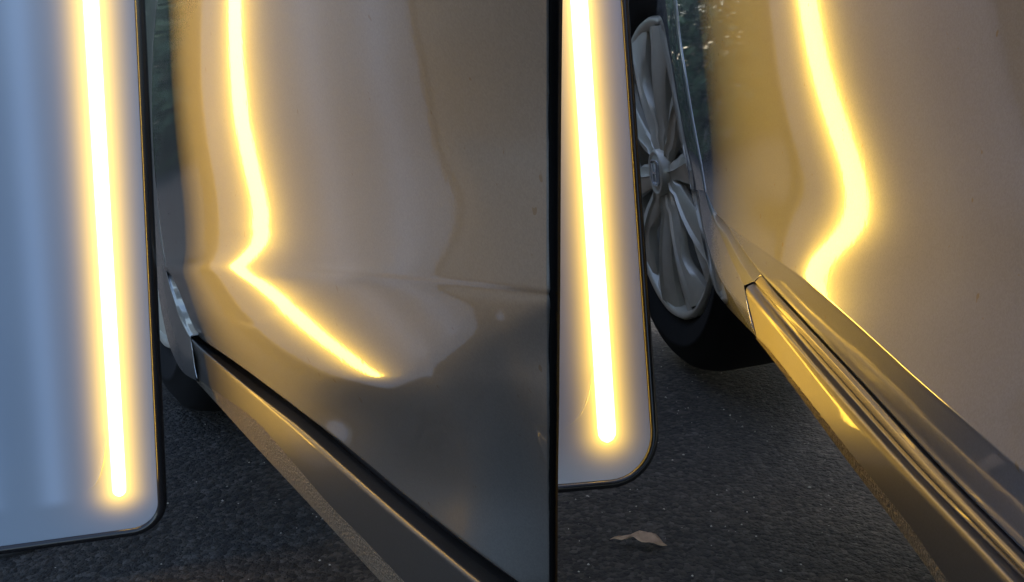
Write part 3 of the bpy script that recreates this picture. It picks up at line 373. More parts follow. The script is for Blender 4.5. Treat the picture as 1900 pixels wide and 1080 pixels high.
  [-221344, -203788, -186279, -168908, -151803, -135111, -118971, -103482, -88674, -74464, -60628, -47520, -36275, -26771, -18632, -11838, -6222, -1524, 2431, 5787, 8658, 11204, 13487, 15540, 17445, 19130, 20866, 22966, 25282, 27799, 30359, 32910],
  [-215177, -197208, -179266, -161416, -143772, -126500, -109800, -93887, -78950, -65080, -52198, -40406, -30441, -22170, -15202, -9408, -4675, -758, 2509, 5263, 7592, 9647, 11508, 13202, 14776, 16235, 17626, 19419, 21499, 23755, 26063, 28357],
  [-209739, -191490, -173241, -155018, -136898, -119033, -101664, -85113, -69759, -55940, -43824, -33440, -24879, -17892, -12113, -7330, -3471, -317, 2282, 4450, 6269, 7846, 9274, 10586, 11798, 12981, 14028, 15398, 17161, 19142, 21232, 23280],
  [-204886, -186566, -168221, -149830, -131417, -113091, -95084, -77785, -61743, -47583, -35860, -26833, -19801, -14122, -9476, -5630, -2577, -143, 1816, 3405, 4707, 5795, 6773, 7676, 8517, 9358, 10129, 11029, 12430, 14117, 15947, 17731],
  [-200474, -182343, -164167, -145890, -127481, -108977, -90553, -72587, -55718, -40825, -28911, -20820, -15352, -10965, -7369, -4363, -2022, -247, 1112, 2149, 2947, 3558, 4088, 4581, 5057, 5533, 6043, 6525, 7479, 8834, 10358, 11848],
  [-196387, -178718, -161000, -143156, -125113, -106843, -88420, -70125, -52555, -36714, -24015, -16109, -11815, -8478, -5756, -3496, -1783, -597, 218, 747, 1073, 1243, 1344, 1436, 1542, 1662, 1861, 2032, 2484, 3482, 4686, 5855],
  [-192550, -175604, -158614, -141509, -124206, -106632, -88770, -70741, -52960, -36342, -22525, -13958, -9841, -6916, -4681, -2950, -1733, -1018, -654, -554, -641, -867, -1167, -1454, -1717, -1940, -2092, -2193, -2178, -1593, -793, 53],
  [-188940, -172934, -156901, -140791, -124542, -108084, -91352, -74328, -57171, -40460, -25664, -15635, -10194, -6643, -4277, -2736, -1822, -1408, -1359, -1581, -2003, -2565, -3223, -3867, -4486, -5056, -5574, -5994, -6388, -6313, -5829, -5181],
  [-185573, -170674, -155765, -140831, -125851, -110794, -95614, -80241, -64630, -48876, -33634, -21543, -13524, -8333, -5116, -3262, -2285, -1887, -1932, -2308, -2933, -3736, -4690, -5642, -6566, -7447, -8291, -9049, -9801, -10296, -10000, -9479],
  [-182497, -168805, -155123, -141467, -127858, -114316, -100847, -87405, -73850, -59763, -44390, -30364, -19878, -12688, -7983, -5094, -3422, -2590, -2398, -2682, -3333, -4245, -5388, -6555, -7691, -8795, -9861, -10866, -11841, -12701, -12786, -12639],
  [-179766, -167319, -154897, -142541, -130303, -118236, -106368, -94658, -82867, -70262, -55600, -41259, -29257, -19876, -12928, -8188, -5181, -3448, -2666, -2601, -3096, -3995, -5277, -6637, -7935, -9203, -10421, -11583, -12706, -13737, -14297, -14721],
  [-177424, -166198, -155005, -143900, -132945, -122192, -111642, -101195, -90541, -79089, -66207, -52922, -39773, -27487, -18083, -11607, -7278, -4567, -3094, -2576, -2819, -3627, -4980, -6455, -7853, -9229, -10555, -11834, -13057, -14221, -15166, -16062],
  [-175492, -165405, -155352, -145388, -135562, -125896, -116344, -106756, -96852, -86294, -74876, -62618, -48480, -33717, -22873, -15283, -10016, -6575, -4554, -3638, -3608, -4245, -5498, -6888, -8260, -9643, -11005, -12350, -13652, -14954, -16029, -17123],
  [-173956, -164883, -155839, -146863, -137977, -129167, -120353, -111381, -102044, -92123, -81396, -69525, -55402, -40028, -28492, -20209, -14309, -10308, -7808, -6491, -6124, -6478, -7488, -8670, -9885, -11145, -12420, -13699, -14965, -16222, -17233, -18371],
  [-172766, -164557, -156366, -148208, -140078, -131932, -123676, -115175, -106260, -96733, -86325, -74657, -61324, -47137, -35543, -26915, -20585, -16083, -13070, -11264, -10447, -10404, -11046, -11874, -12803, -13814, -14875, -15970, -17082, -18211, -19111, -20193],
  [-171842, -164343, -156847, -149349, -141817, -134191, -126375, -118247, -109654, -100411, -90303, -79166, -67120, -54853, -43868, -35154, -28553, -23641, -20116, -17755, -16373, -15793, -15933, -16313, -16882, -17588, -18394, -19266, -20182, -21138, -21905, -22802],
  [-171087, -164157, -157218, -150246, -143193, -135989, -128541, -120738, -112452, -103551, -93948, -83694, -73076, -62578, -52771, -44348, -37629, -32448, -28530, -25676, -23734, -22596, -22107, -21934, -22045, -22369, -22859, -23473, -24173, -24939, -25586, -26177],
  [-170397, -163926, -157437, -150893, -144237, -137398, -130291, -122824, -114909, -106496, -97607, -88389, -79104, -70046, -61480, -53728, -47049, -41646, -37404, -34126, -31674, -29968, -28812, -28101, -27760, -27711, -27891, -28267, -28760, -29448, -29873, -30119],
  [-169680, -163592, -157482, -151305, -145004, -138512, -131758, -124679, -117239, -109447, -101386, -93206, -85094, -77218, -69715, -62709, -56328, -50829, -46308, -42652, -39748, -37503, -35820, -34635, -33864, -33444, -33306, -33410, -33679, -34148, -34341, -34441],
  [-168859, -163116, -157349, -151514, -145558, -139426, -133066, -126449, -119573, -112486, -105278, -98069, -90976, -84091, -77480, -71193, -65299, -59946, -55269, -51326, -48076, -45435, -43343, -41734, -40547, -39732, -39240, -39020, -39031, -39183, -39148, -39094],
  [-167881, -162476, -157049, -151561, -145968, -140230, -134318, -128225, -121974, -115621, -109240, -102915, -96713, -90682, -84850, -79243, -73899, -68869, -64250, -60182, -56740, -53867, -51490, -49539, -47969, -46753, -45865, -45270, -44952, -44771, -44422, -44094],
  [-166716, -161669, -156602, -151488, -146294, -140994, -135579, -130057, -124458, -118831, -113230, -107706, -102296, -97020, -91891, -86922, -82128, -77537, -73194, -69207, -65712, -62735, -60198, -58010, -56127, -54534, -53230, -52209, -51486, -50919, -50215, -49455],
  [-165358, -160703, -156035, -151334, -146581, -141765, -136886, -131960, -127016, -122090, -117217, -112425, -107730, -103139, -98658, -94288, -90040, -85932, -81996, -78279, -74873, -71877, -69268, -66946, -64844, -62943, -61251, -59791, -58600, -57523, -56371, -55111],
  [-163816, -159599, -155374, -151131, -146862, -142566, -138251, -133932, -129633, -125377, -121184, -117066, -113029, -109072, -105194, -101396, -97683, -94070, -90581, -87238, -84067, -81129, -78469, -76051, -73788, -71646, -69620, -67739, -66017, -64355, -62719, -61044],
  [-162114, -158381, -154644, -150903, -147156, -143409, -139673, -135963, -132292, -128676, -125122, -121635, -118212, -114849, -111542, -108289, -105094, -101968, -98922, -95969, -93107, -90331, -87664, -85128, -82694, -80344, -78048, -75799, -73600, -71448, -69377, -67390],
  [-160283, -157075, -153867, -150663, -147469, -144293, -141146, -138038, -134980, -131977, -129031, -126139, -123297, -120496, -117732, -115000, -112302, -109641, -107021, -104441, -101889, -99340, -96758, -94145, -91535, -88991, -86506, -84020, -81524, -79049, -76646, -74356],
  [-158355, -155705, -153059, -150422, -147803, -145212, -142657, -140147, -137686, -135275, -132912, -130589, -128301, -126037, -123791, -121556, -119330, -117109, -114888, -112659, -110402, -108088, -105674, -103122, -100466, -97805, -95221, -92641, -90006, -87324, -84651, -82040],
  [-156359, -154294, -152233, -150184, -148156, -146158, -144197, -142278, -140402, -138567, -136767, -134994, -133238, -131490, -129740, -127979, -126199, -124392, -122546, -120645, -118670, -116591, -114377, -111998, -109451, -106806, -104163, -101538, -98864, -96087, -93239, -90383],
  [-154322, -152858, -151399, -149951, -148524, -147124, -145757, -144424, -143125, -141853, -140603, -139363, -138123, -136872, -135597, -134288, -132931, -131514, -130021, -128435, -126733, -124895, -122899, -120732, -118386, -115871, -113256, -110611, -107927, -105143, -102222, -99248],
  [-152262, -151410, -150563, -149725, -148904, -148105, -147330, -146580, -145849, -145133, -144421, -143702, -142965, -142195, -141378, -140501, -139548, -138503, -137348, -136064, -134634, -133043, -131278, -129334, -127206, -124889, -122397, -119788, -117112, -114349, -111445, -108501],
  [-150194, -149960, -149729, -149505, -149293, -149096, -148912, -148741, -148575, -148407, -148226, -148019, -147773, -147472, -147099, -146639, -146074, -145386, -144558, -143572, -142414, -141074, -139545, -137824, -135910, -133800, -131491, -129000, -126377, -123663, -120867, -118057],
  [-148127, -148512, -148899, -149291, -149689, -150092, -150499, -150904, -151300, -151677, -152021, -152320, -152556, -152713, -152774, -152720, -152532, -152192, -151684, -150992, -150106, -149018, -147726, -146227, -144524, -142616, -140504, -138193, -135709, -133121, -130491, -127852],
  [-146064, -147069, -148075, -149081, -150088, -151092, -152089, -153070, -154025, -154944, -155810, -156608, -157321, -157930, -158416, -158760, -158942, -158945, -158753, -158354, -157739, -156903, -155846, -154568, -153073, -151367, -149456, -147353, -145079, -142689, -140258, -137817],
  [-144007, -145631, -147254, -148876, -150491, -152095, -153680, -155236, -156750, -158208, -159594, -160889, -162075, -163131, -164038, -164775, -165323, -165666, -165789, -165681, -165336, -164751, -163926, -162868, -161582, -160080, -158376, -156492, -154456, -152309, -150108, -147892],
  [-141955, -144197, -146437, -148672, -150896, -153099, -155273, -157403, -159475, -161472, -163375, -165166, -166823, -168324, -169649, -170777, -171690, -172371, -172808, -172990, -172914, -172578, -171986, -171146, -170069, -168775, -167284, -165625, -163831, -161940, -159993, -158026],
  [-139904, -142764, -145621, -148470, -151301, -154104, -156866, -159570, -162199, -164735, -167156, -169442, -171568, -173514, -175256, -176775, -178052, -179071, -179821, -180294, -180486, -180399, -180039, -179416, -178550, -177464, -176188, -174757, -173207, -171572, -169886, -168180]]),
]


def load_shape(which):
    out = []
    for nm, g, s in PANEL_SHAPE:
        if nm != which: continue
        out.append((g, np.array(s, float) * 1e-7))
    return out
def _w(t): return ((1 - t) ** 3 / 6, (3 * t ** 3 - 6 * t ** 2 + 4) / 6, (-3 * t ** 3 + 3 * t ** 2 + 3 * t + 1) / 6, t ** 3 / 6)
def relief(shape, X, Y):
    H = np.zeros_like(X)
    for idx, (g, c) in enumerate(shape):
        x0, y0, sx_, sy_, nx, ny = g
        fx = np.clip((X - x0) / sx_, 0, nx - 3 - 1e-6); fy = np.clip((Y - y0) / sy_, 0, ny - 3 - 1e-6)
        ix = fx.astype(int); iy = fy.astype(int); wx = _w(fx - ix); wy = _w(fy - iy)
        h = sum(wx[i] * wy[j] * c[iy + j, ix + i] for i in range(4) for j in range(4))
        if idx: h = np.where((X >= x0) & (X <= x0 + sx_ * (nx - 3)) & (Y >= y0) & (Y <= y0 + sy_ * (ny - 3)), h, 0)
        H = H + h
    if shape[0][0][0] == 236:                       # the pressed crease that runs back from the dent
        q = np.clip((X - 740) / 170, 0, 1); t = X - 330
        H = H + 5.5e-5 * 3.0 * q * q * (3 - 2 * q) * np.logaddexp(0, (Y - (494 + .0435 * t + 3.78e-5 * t * t)) / 3.0)
        g2 = np.clip((X - 455) / 110, 0, 1); d = Y - (499 + .0435 * t + 3.78e-5 * t * t)
        H = H + 2.6e-4 * 1.5 * g2 * g2 * (3 - 2 * g2) * np.exp(-(d / np.where(d < 0, 5.0, 15.0)) ** 2)      # its narrow groove
    return H
class Skin:
    """door skin: base plane + relief; px() gives the surface point seen along a sight line"""
    def __init__(s, which, vp, P0):
        e = nz(ray(*vp)); up = np.array([0, 0, 1.]); up = nz(up - (up @ e) * e)
        s.P0, s.e, s.up, s.n = np.array(P0), e, up, np.cross(e, up); s.shape = load_shape(which)
    def px(s, X, Y, it=30):
        X = np.asarray(X, float); Y = np.asarray(Y, float); x = X.copy(); y = Y.copy()
        for _ in range(it):
            S = on_plane(x, y, s.P0, s.n) + relief(s.shape, x, y)[..., None] * s.n
            p = proj(S); x = x + .7 * (X - p[..., 0]); y = y + .7 * (Y - p[..., 1])
        return S
    def h(s, P): return (P - s.P0) @ s.n
    def s(s_, P): return (P - s_.P0) @ s_.e
    def curve(s, pts, ref, delta, n=60):
        """points of an outline, on a surface lying delta further in than the reference edge curve ref (n,3)"""
        q = smooth_poly(pts, n); rs = s.s(ref); rh = s.h(ref); o = np.argsort(rs); rs = rs[o]; rh = rh[o]
        pc = np.polyfit(rs, rh, 4); rh = np.polyval(pc, rs)
        d = np.full(n, rh.mean())
        for _ in range(12):
            P = np.stack([on_plane(a[0], a[1], s.P0 + (dd) * s.n, s.n) for a, dd in zip(q, d)])
            dl = np.interp(np.linspace(0, 1, n), np.linspace(0, 1, len(delta)), delta) if hasattr(delta, '__len__') else delta
            d = np.interp(s.s(P), rs, rh) + dl
        return P
def coons(top, bot, left, right, nr, nc):
    """2D patch: top,bot (nc,2); left,right (nr,2) ordered top->bottom"""
    T = resample(top, nc); B = resample(bot, nc); L = resample(left, nr); R = resample(right, nr)
    u = np.linspace(0, 1, nc)[None, :, None]; v = np.linspace(0, 1, nr)[:, None, None]
    return ((1 - v) * T[None] + v * B[None] + (1 - u) * L[:, None] + u * R[:, None]
            - ((1 - u) * (1 - v) * T[0] + u * (1 - v) * T[-1] + (1 - u) * v * B[0] + u * v * B[-1]))

# ------------------------------------------------------------------ LEFT CAR (dented door)
SL = Skin('L', (-38, 325), CAM + ray(740, 1080) * (0.43 - 0.22) / (0.43 - (CAM + ray(740, 1080))[2]))
carL = empty("car", (-.3, .75, 0), "bronze grey car in the left half with a dent in its door crease", "car", "cars under repair beside a lamp board")
gapL = [(294, -60), (292, 0), (287, 60), (284, 120), (283, 200), (287, 300), (295, 390), (303, 450), (309, 492)]
edgeL = [(309, 492), (318, 508), (335, 545), (352, 588), (367, 618), (380, 631), (430, 665), (473, 696), (565, 765), (658, 837), (750, 913), (843, 987), (936, 1056), (1020, 1118)]
def build_left_door():
    nc, nr = 230, 330
    e = smooth_poly(edgeL, 400)
    i0 = 60
    # the patch corner sits where the front edge turns under
    left = np.array(smooth_poly(gapL, 200)); bot = e
    top = np.array([(294, -60), (1020, -60)]); right = np.array([(1020, -60), (1020, 1118)])
    G = coons(top, bot, left, right, nr, nc)
    S = SL.px(G[..., 0], G[..., 1])
    rows = [S[i] for i in range(nr)]
    # carry the skin on above the picture
    t = nz((S[0] - S[3]).mean(0))
    ext = [S[0] + SL.up * z + SL.n * (z * z * .35) for z in (.5, .38, .27, .18, .11, .06, .025)]
    # rolled hem under the bottom edge
    cut = np.clip((nc - 1 - np.arange(nc)) / 30, 0, 1)[:, None]
    hem = [S[-1] + (SL.n * a - SL.up * b) * cut for a, b in ((.0008, .0014), (.0025, .0022), (.006, .002), (.012, .0), (.022, .004))]
    V = np.vstack(ext + rows + hem); n = len(ext) + nr + len(hem)
    o = mesh_obj("door", V, grid_faces(n, nc), M_paint, carL)
    tag(o, label="front door with a sharp dent in its lower crease")
    solidify(o, .0012, 0)
    return S
SLg = build_left_door()
refL = SLg[-1]
def ledge_left():
    c = lambda p, d, n=90: SL.curve(p, refL, d, n)
    roll_hi = c([(358, 622), (385, 645), (473, 712), (565, 779), (658, 858), (750, 936), (843, 1012), (920, 1070), (1015, 1145)], .010)
    back = c([(362, 616), (392, 634), (473, 691), (565, 760), (658, 832), (750, 908), (843, 982), (920, 1040), (1015, 1112)], .030)
    roll = c([(355, 628), (382, 655), (468, 728), (558, 800), (650, 882), (742, 963), (835, 1040), (905, 1098), (1010, 1185)], .000)
    l5 = c([(367, 703), (394, 722), (473, 779), (547, 862), (611, 936), (676, 1001), (750, 1079), (812, 1140), (900, 1230)], .004)
    l6 = c([(364, 709), (394, 742), (473, 830), (542, 904), (611, 978), (704, 1079), (760, 1140), (850, 1240)], .008)
    o = loft("side_sill", [back, roll_hi, roll, l5], [.002, .006], M_sill, carL, 140, 8)
    o = loft("stone_guard", [l5 + SL.n * .0004, l6, l6 + SL.n * .03 - SL.up * .002], [.003], M_guard, carL, 140, 5)
    # door seal deep in the gap
    V, F = tube(resample(back + SL.n * -.002 + SL.up * .004, 60), .004, 8)
    mesh_obj("door_seal", V, F, M_rubber, carL)
    return back, roll_hi, roll, l5, l6
LL = ledge_left()
def fender_left():
    # upper wing beside the door gap
    nr = 120
    g = smooth_poly(gapL, nr); g2 = g - np.array([1.6, 0])
    P = SL.px(g2[:, 0], g2[:, 1]) + SL.n * .0002
    out = smooth_poly([(160, -60), (165, 60), (190, 250), (225, 400), (268, 470), (291, 525)], nr)
    sref = np.stack([P[i] for i in range(nr)])
    Q = SL.px(np.maximum(out[:, 0], 240), out[:, 1])
    Q = np.stack([on_plane(out[i, 0], out[i, 1], SL.P0 + SL.n * (SL.h(P[i]) + .004), SL.n) for i in range(nr)])
    rows = []
    for i in range(nr):
        A, B = P[i], Q[i]; r = [A + SL.n * .012, A + SL.n * .0012]
        for t in np.linspace(.01, 1, 14): r.append(A * (1 - t) + B * t - SL.n * .004 * math.sin(math.pi * t) * (1 - (i / nr) ** 3))
        r += [B + SL.n * .004, B + SL.n * .03]
        rows.append(r)
    V = np.vstack(rows); m = len(rows[0])
    up = []
    rows = np.array(rows)
    ext = [rows[0] + SL.up * z + SL.n * z * z * .35 for z in (.5, .3, .15, .05)]
    dn = nz((rows[-1] - rows[-6]).mean(0)); tail = [rows[-1] + dn * z + SL.n * z * .25 for z in (.004, .010, .016)]
    V = np.vstack(ext + [r for r in rows] + tail)
    o = mesh_obj("front_wing", V, grid_faces(len(ext) + nr + 3, m), M_paint, carL)
    # lower part of the wing below the crease: bright-stepped ledge and lower leg down to the sill joint
    n = 60
    def c(pts, d): return SL.curve(pts, refL, d, n)
    inner = c([(309, 492), (319, 508), (337, 546), (353, 587), (364, 611), (369, 619)], [.001, .004, .005, .006, .005, .004])
    step = c([(308, 493), (315, 515), (327, 552), (342, 592), (352, 612), (358, 622)], .002)
    lip = c([(307, 494), (313, 523), (322, 556), (334, 592), (346, 616), (353, 626)], .000)
    mid = c([(300, 494), (304, 530), (312, 580), (324, 625), (342, 660), (360, 668)], -.001)
    low = c([(291, 494), (292, 530), (301, 587), (315, 645), (337, 690), (364, 709)], .002)
    und = low + SL.n * .03
    loft("wing_lower_leg", [inner, step, lip, mid, low, und], [.0015, .0015, .004, .003], M_paint, carL, n, 5)
    # bare seam where wing meets sill
    V, F = tube(resample(np.vstack([c([(367, 621), (361, 622), (354, 626), (357, 650), (361, 680), (366, 703)], -.0014)]), 30), .0004, 6)
    mesh_obj("panel_seam", V, F, M_edge, carL)
    gg = smooth_poly(gapL, 80); Pg = SL.px(gg[:, 0] - .8, gg[:, 1]) + SL.n * .001
    V, F = tube(Pg, .00035, 6); mesh_obj("panel_seam", V, F, M_edge, carL)
fender_left()

def hull(name, pts, z0, z1, mat, parent):
    n = len(pts); V = [(x, y, z0) for x, y in pts] + [(x, y, z1) for x, y in pts]
    F = [tuple(range(n))[::-1], tuple(range(n, 2 * n))] + [(i, (i + 1) % n, n + (i + 1) % n, n + i) for i in range(n)]
    return mesh_obj(name, V, F, mat, parent, False)
hull("underbody_blocker", [(-.004, .36), (-.03, .60), (-.135, .86), (-.26, 1.25), (-.62, 1.45), (-.34, .88), (-.24, .72), (-.08, .475)], .19, .50, M_dark, carL)  # unseen block added inside the left car to keep light out beneath it
# black strip added at the door's rear edge as divider between the two halves
def build_divider():
    e = SLg[:, -1]; Q = np.vstack([[e[0] + SL.up * .5 + SL.n * .09], [e[0] + SL.up * .25 + SL.n * .022], e, [LL[2][-1]], [LL[3][-1] - SL.up * .01]])
    Q = resample(Q, 60)
    a = SL.n; t = SL.e
    V = []
    d = ray(1021, 540)
    for p in Q:
        for (k, w) in ((-.0016, .0), (.0004, -.0022), (.0024, .0), (.004, .012), (.0, .012)):
            V.append(p + np.array([1, 0, 0]) * (k * .75 + .0002) + nz(np.array([0.0, 1, 0])) * (w + .001))
    o = mesh_obj("divider_strip", V, grid_faces(60, 5, wrap=True), M_rubber, carL)
build_divider()

# ------------------------------------------------------------------ WHEEL
def make_wheel(car, centre, axis, up, R=.222, RT_=.315, depth=.05, spin=0.0):
    """axis points outward (towards the viewer)"""
    a = nz(axis); u = nz(np.asarray(up) - (np.asarray(up) @ a) * a); r = np.cross(u, a)   # r: right seen from outside
    C = np.asarray(centre, float)
    W = lambda x, y, z: C + x * r + y * u + z * a
    def revolve(prof, n=96):
        V = [W(rr * math.cos(2 * math.pi * k / n), rr * math.sin(2 * math.pi * k / n), z) for rr, z in prof for k in range(n)]
        return V, grid_faces(len(prof), n, wrap=True)
    k = R / .222
    V, F = revolve([(R * 1.0, -.16), (R * 1.005, -.01), (R * 1.012, .004), (R * .995, .010), (R * .955, .006), (R * .93, -.012), (R * .90, -.05), (R * .88, -.15)])
    rim = mesh_obj("wheel", V, F, M_wheel, car)
    V, F = revolve([(R * .86, -.17), (R * 1.0, -.012), (R * 1.03, .003), (R * 1.08, .012), (R * 1.16, .017), (R * 1.17, .0185), (R * 1.19, .0185), (R * 1.2, .0165), (R * 1.28, .012), (RT_ * .965, .0), (RT_ * .985, -.012), (RT_, -.03), (RT_, -.09), (RT_ * .995, -.18), (R, -.2)])
    mesh_obj("tyre", V, F, M_tyre, rim)
    V, F = revolve([(.0005, -.10), (R * .5, -.10), (R * .90, -.10), (R * .91, -.12)])
    mesh_obj("brake_backing", V, F, M_wheel_dark, rim)
    # ten twisted blades in five pairs
    for p in range(5):
        for sgn in (-1, 1):
            ang0 = math.radians(-90 + 45 + 72 * p + sgn * 16) + spin
            V = []; prof_n = 9; rad = np.linspace(.030, R * .955, 16)
            for i, rr in enumerate(rad):
                f = i / 15
                half = (.0115 + .034 * f ** 1.2 - .030 * math.exp(-((f - .62) / .16) ** 2) * 0) * k
                if f > .93: half *= 1.12
                twist = sgn * (.10 * (1 - f) ** 2)
                zc = .012 * math.sin(f * math.pi * .8) + (.004 if f < .2 else 0) - .004 * f
                for j in range(prof_n):
                    q = -1 + 2 * j / (prof_n - 1)
                    z = zc + [-.016, -.004, .0015, .004, .009, .0035, .0, -.006, -.016][j] * (.55 + .45 * f)
                    win = 1 - .72 * math.exp(-((f - .60) / .17) ** 2)      # the window between the two blades of a pair
                    w = half * [-1.0, -1.0, -.82, -.2, .0, .12, .8, 1.0, 1.0][j]
                    if w * sgn < 0: w *= win
                    an = ang0 + twist
                    x = rr * math.cos(an) - w * math.sin(an) * 1; y = rr * math.sin(an) + w * math.cos(an)
                    V.append(W(x, y, z))
            o = mesh_obj("wheel_spoke", V, grid_faces(16, prof_n), M_wheel, rim)
            md = o.modifiers.new("e", 'EDGE_SPLIT'); md.split_angle = math.radians(38)
    V, F = revolve([(.0005, .018), (.026, .0175), (.0285, .016), (.0300, .0185), (.0335, .019), (.0355, .016), (.036, -.03)], 48)
    mesh_obj("hub_cap", V, F, M_wheel, rim)
    # raised emblem: a wide letter H in a rounded frame
    V = []; F = []
    def bar(pts, z0=.0172, z1=.0205):
        o = len(V)
        for (x, y) in pts: V.append(W(x, y, z0))
        for (x, y) in pts: V.append(W(x * .985, y * .985, z1))
        n = len(pts); F.append(tuple(o + n + i for i in range(n)))
        for i in range(n): F.append((o + i, o + (i + 1) % n, o + n + (i + 1) % n, o + n + i))
    s = .0175
    for sg in (-1, 1):
        q = [(sg * .30 * s, -.80 * s), (sg * .55 * s, -.80 * s), (sg * .80 * s, .82 * s), (sg * .52 * s, .82 * s)]
        bar(q if sg > 0 else q[::-1])
    bar([(-.42 * s, -.12 * s), (.42 * s, -.12 * s), (.46 * s, .14 * s), (-.46 * s, .14 * s)])
    ring = []
    for i in range(40):
        an = 2 * math.pi * i / 40; cx, sy = math.cos(an), math.sin(an)
        rr = 1 / (abs(cx) ** 4 + abs(sy) ** 4) ** .25
        ring.append((rr * cx * s * (1.05 + .12 * sy), rr * sy * s * 1.05))
    o = len(V)
    for sc, z in ((1.0, .0172), (1.0, .020), (1.09, .020), (1.09, .0172)):
        for x, y in ring: V.append(W(x * sc, y * sc, z))
    F += [f for f in grid_faces(4, 40, wrap=True, off=o)]
    mesh_obj("emblem", V, F, M_edge, rim, False)
    # wheel housing
    V = []; n = 40
    for rr, z in ((RT_ * 1.10, .0), (RT_ * 1.12, -.12), (RT_ * 1.12, -.26), (.02, -.27)):
        for i in range(n): 
            an = math.radians(-25 + 230 * i / (n - 1)); V.append(W(rr * math.cos(an), rr * math.sin(an), z - .03))
    mesh_obj("wheel_arch_liner", V, grid_faces(4, n), M_dark, car)
    return rim

# ------------------------------------------------------------------ RIGHT CAR (repaired door)
SR = Skin('R', (1075, 165), CAM + ray(1575, 855) * .18 / (0.43 - (CAM + ray(1575, 855))[2]))
carR = empty("car", (.6, .9, 0), "bronze grey car in the right half with smooth door and silver spoked wheel", "car", "cars under repair beside a lamp board")
gapR = [(1247, -60), (1256, 0), (1263, 67), (1273, 133), (1283, 197), (1293, 253), (1303, 307), (1311, 358)]
L1 = [(1311, 358), (1330, 396), (1360, 424), (1400, 452), (1440, 480), (1480, 508), (1520, 541), (1560, 575), (1600, 610), (1650, 655), (1700, 700), (1800, 786), (1900, 873), (1980, 943)]
L2 = [(1310, 360), (1332, 394), (1361, 438), (1387, 476), (1414, 511), (1455, 555), (1580, 688), (1730, 850), (1900, 1022), (1985, 1108)]
def build_right_door():
    nc, nr = 240, 240
    bot = smooth_poly(L1, 400); left = smooth_poly(gapR, 200)
    G = coons(np.array([(1247, -60), (1980, -60)]), bot, left, np.array([(1980, -60), (1980, 943)]), nr, nc)
    S = SR.px(G[..., 0], G[..., 1])
    edge = S[-1]
    low = SR.curve(L2, edge, np.array([.0004, .002, .005, .007, .0085, .009, .009, .009, .009, .009]), nc)
    # match stations: both run front to back, so pair them by distance along the car
    so = SR.s(low); o = np.argsort(so); st = SR.s(edge)
    lowm = np.stack([np.interp(st, so[o], low[o][:, k]) for k in range(3)], -1)
    lowm[-1] = lowm[-1]
    # rounded swage edge then the tucked-under lower band
    ext = [S[0] + SR.up * z + SR.n * (z * z * .35) for z in (.5, .38, .27, .18, .11, .06, .025)]
    rows = ext + [S[i] for i in range(nr)]
    a = S[-1] - S[-3]
    T = lowm - edge
    L = np.linalg.norm(T, axis=1)[:, None]; a = a / np.maximum(np.linalg.norm(a, axis=1)[:, None], 1e-9); d = T / np.maximum(L, 1e-9)
    r = np.minimum(.0022, L * .3)
    for t in (.2, .4, .6, .8, 1.0):
        rows.append(edge + a * r * .35 * (2 * t * (1 - t)) + d * r * t * t)
    for t in np.linspace(.12, 1, 12):
        rows.append(edge + T * np.maximum(t, r / np.maximum(L, 1e-9) * 1.01))
    e2 = rows[-1]
    for q, w in ((.0008, .0012), (.003, .002), (.010, .001)): rows.append(e2 + SR.n * q - SR.up * w)
    # extend backwards past the camera
    V = np.stack(rows); n = len(rows)
    last = V[:, -1]
    B = np.stack([V[:, j] for j in range(nc)] + [last - SR.e * z for z in (.1, .3, .7)], axis=1)
    o = mesh_obj("door", B.reshape(-1, 3), grid_faces(n, nc + 3), M_paint_right, carR)
    tag(o, label="front door with its dent worked out, smooth above a sharp lower swage")
    return S, edge, e2
SRg, edgeR, refR = build_right_door()
def sills_right():
    c = lambda p, d, n=110: SR.curve(p, refR, d, n)
    l2b = c([(1418, 506), (1457, 549), (1582, 682), (1732, 845), (1902, 1017), (1990, 1106)], .006)
    l2c = c([(1413, 511), (1452, 558), (1577, 692), (1727, 855), (1897, 1027), (1980, 1112)], -.0005)
    g1 = c([(1406, 518), (1444, 562), (1570, 700), (1722, 866), (1892, 1037), (1968, 1115)], -.0030)
    g2 = c([(1401, 523), (1438, 566), (1564, 708), (1716, 876), (1884, 1046), (1960, 1124)], -.0044)
    gd = c([(1400, 523), (1437, 566), (1562, 708), (1714, 876), (1882, 1046), (1958, 1124)], -.0030)
    g3 = c([(1398, 526), (1434, 571), (1558, 714), (1708, 882), (1876, 1052), (1952, 1130)], -.0042)
    l4 = c([(1382, 534), (1408, 566), (1478, 645), (1545, 722), (1670, 858), (1830, 1026), (1920, 1122)], -.012)
    l5 = c([(1404, 625), (1430, 652), (1490, 728), (1580, 842), (1680, 965), (1760, 1080), (1830, 1180)], -.010)
    l6 = c([(1402, 629), (1428, 662), (1486, 740), (1572, 858), (1668, 985), (1735, 1080), (1800, 1180)], -.006)
    loft("sill_step_trim", [l2b, l2c, c([(1410, 514), (1449, 560), (1574, 696), (1725, 860), (1895, 1032), (1974, 1113)], -.0016), g1, g2, gd], [.001, .001, .0015, .001], M_sill, carR, 140, 4)
    loft("side_sill", [gd, g3, l4, l5], [.0012, .0065], M_sill, carR, 140, 9)
    loft("stone_guard", [l5 + SR.n * .0004, l6, l6 + SR.n * .03 - SR.up * .002], [.003], M_guard, carR, 140, 5)
    return l4, l5, l6
RL = sills_right()
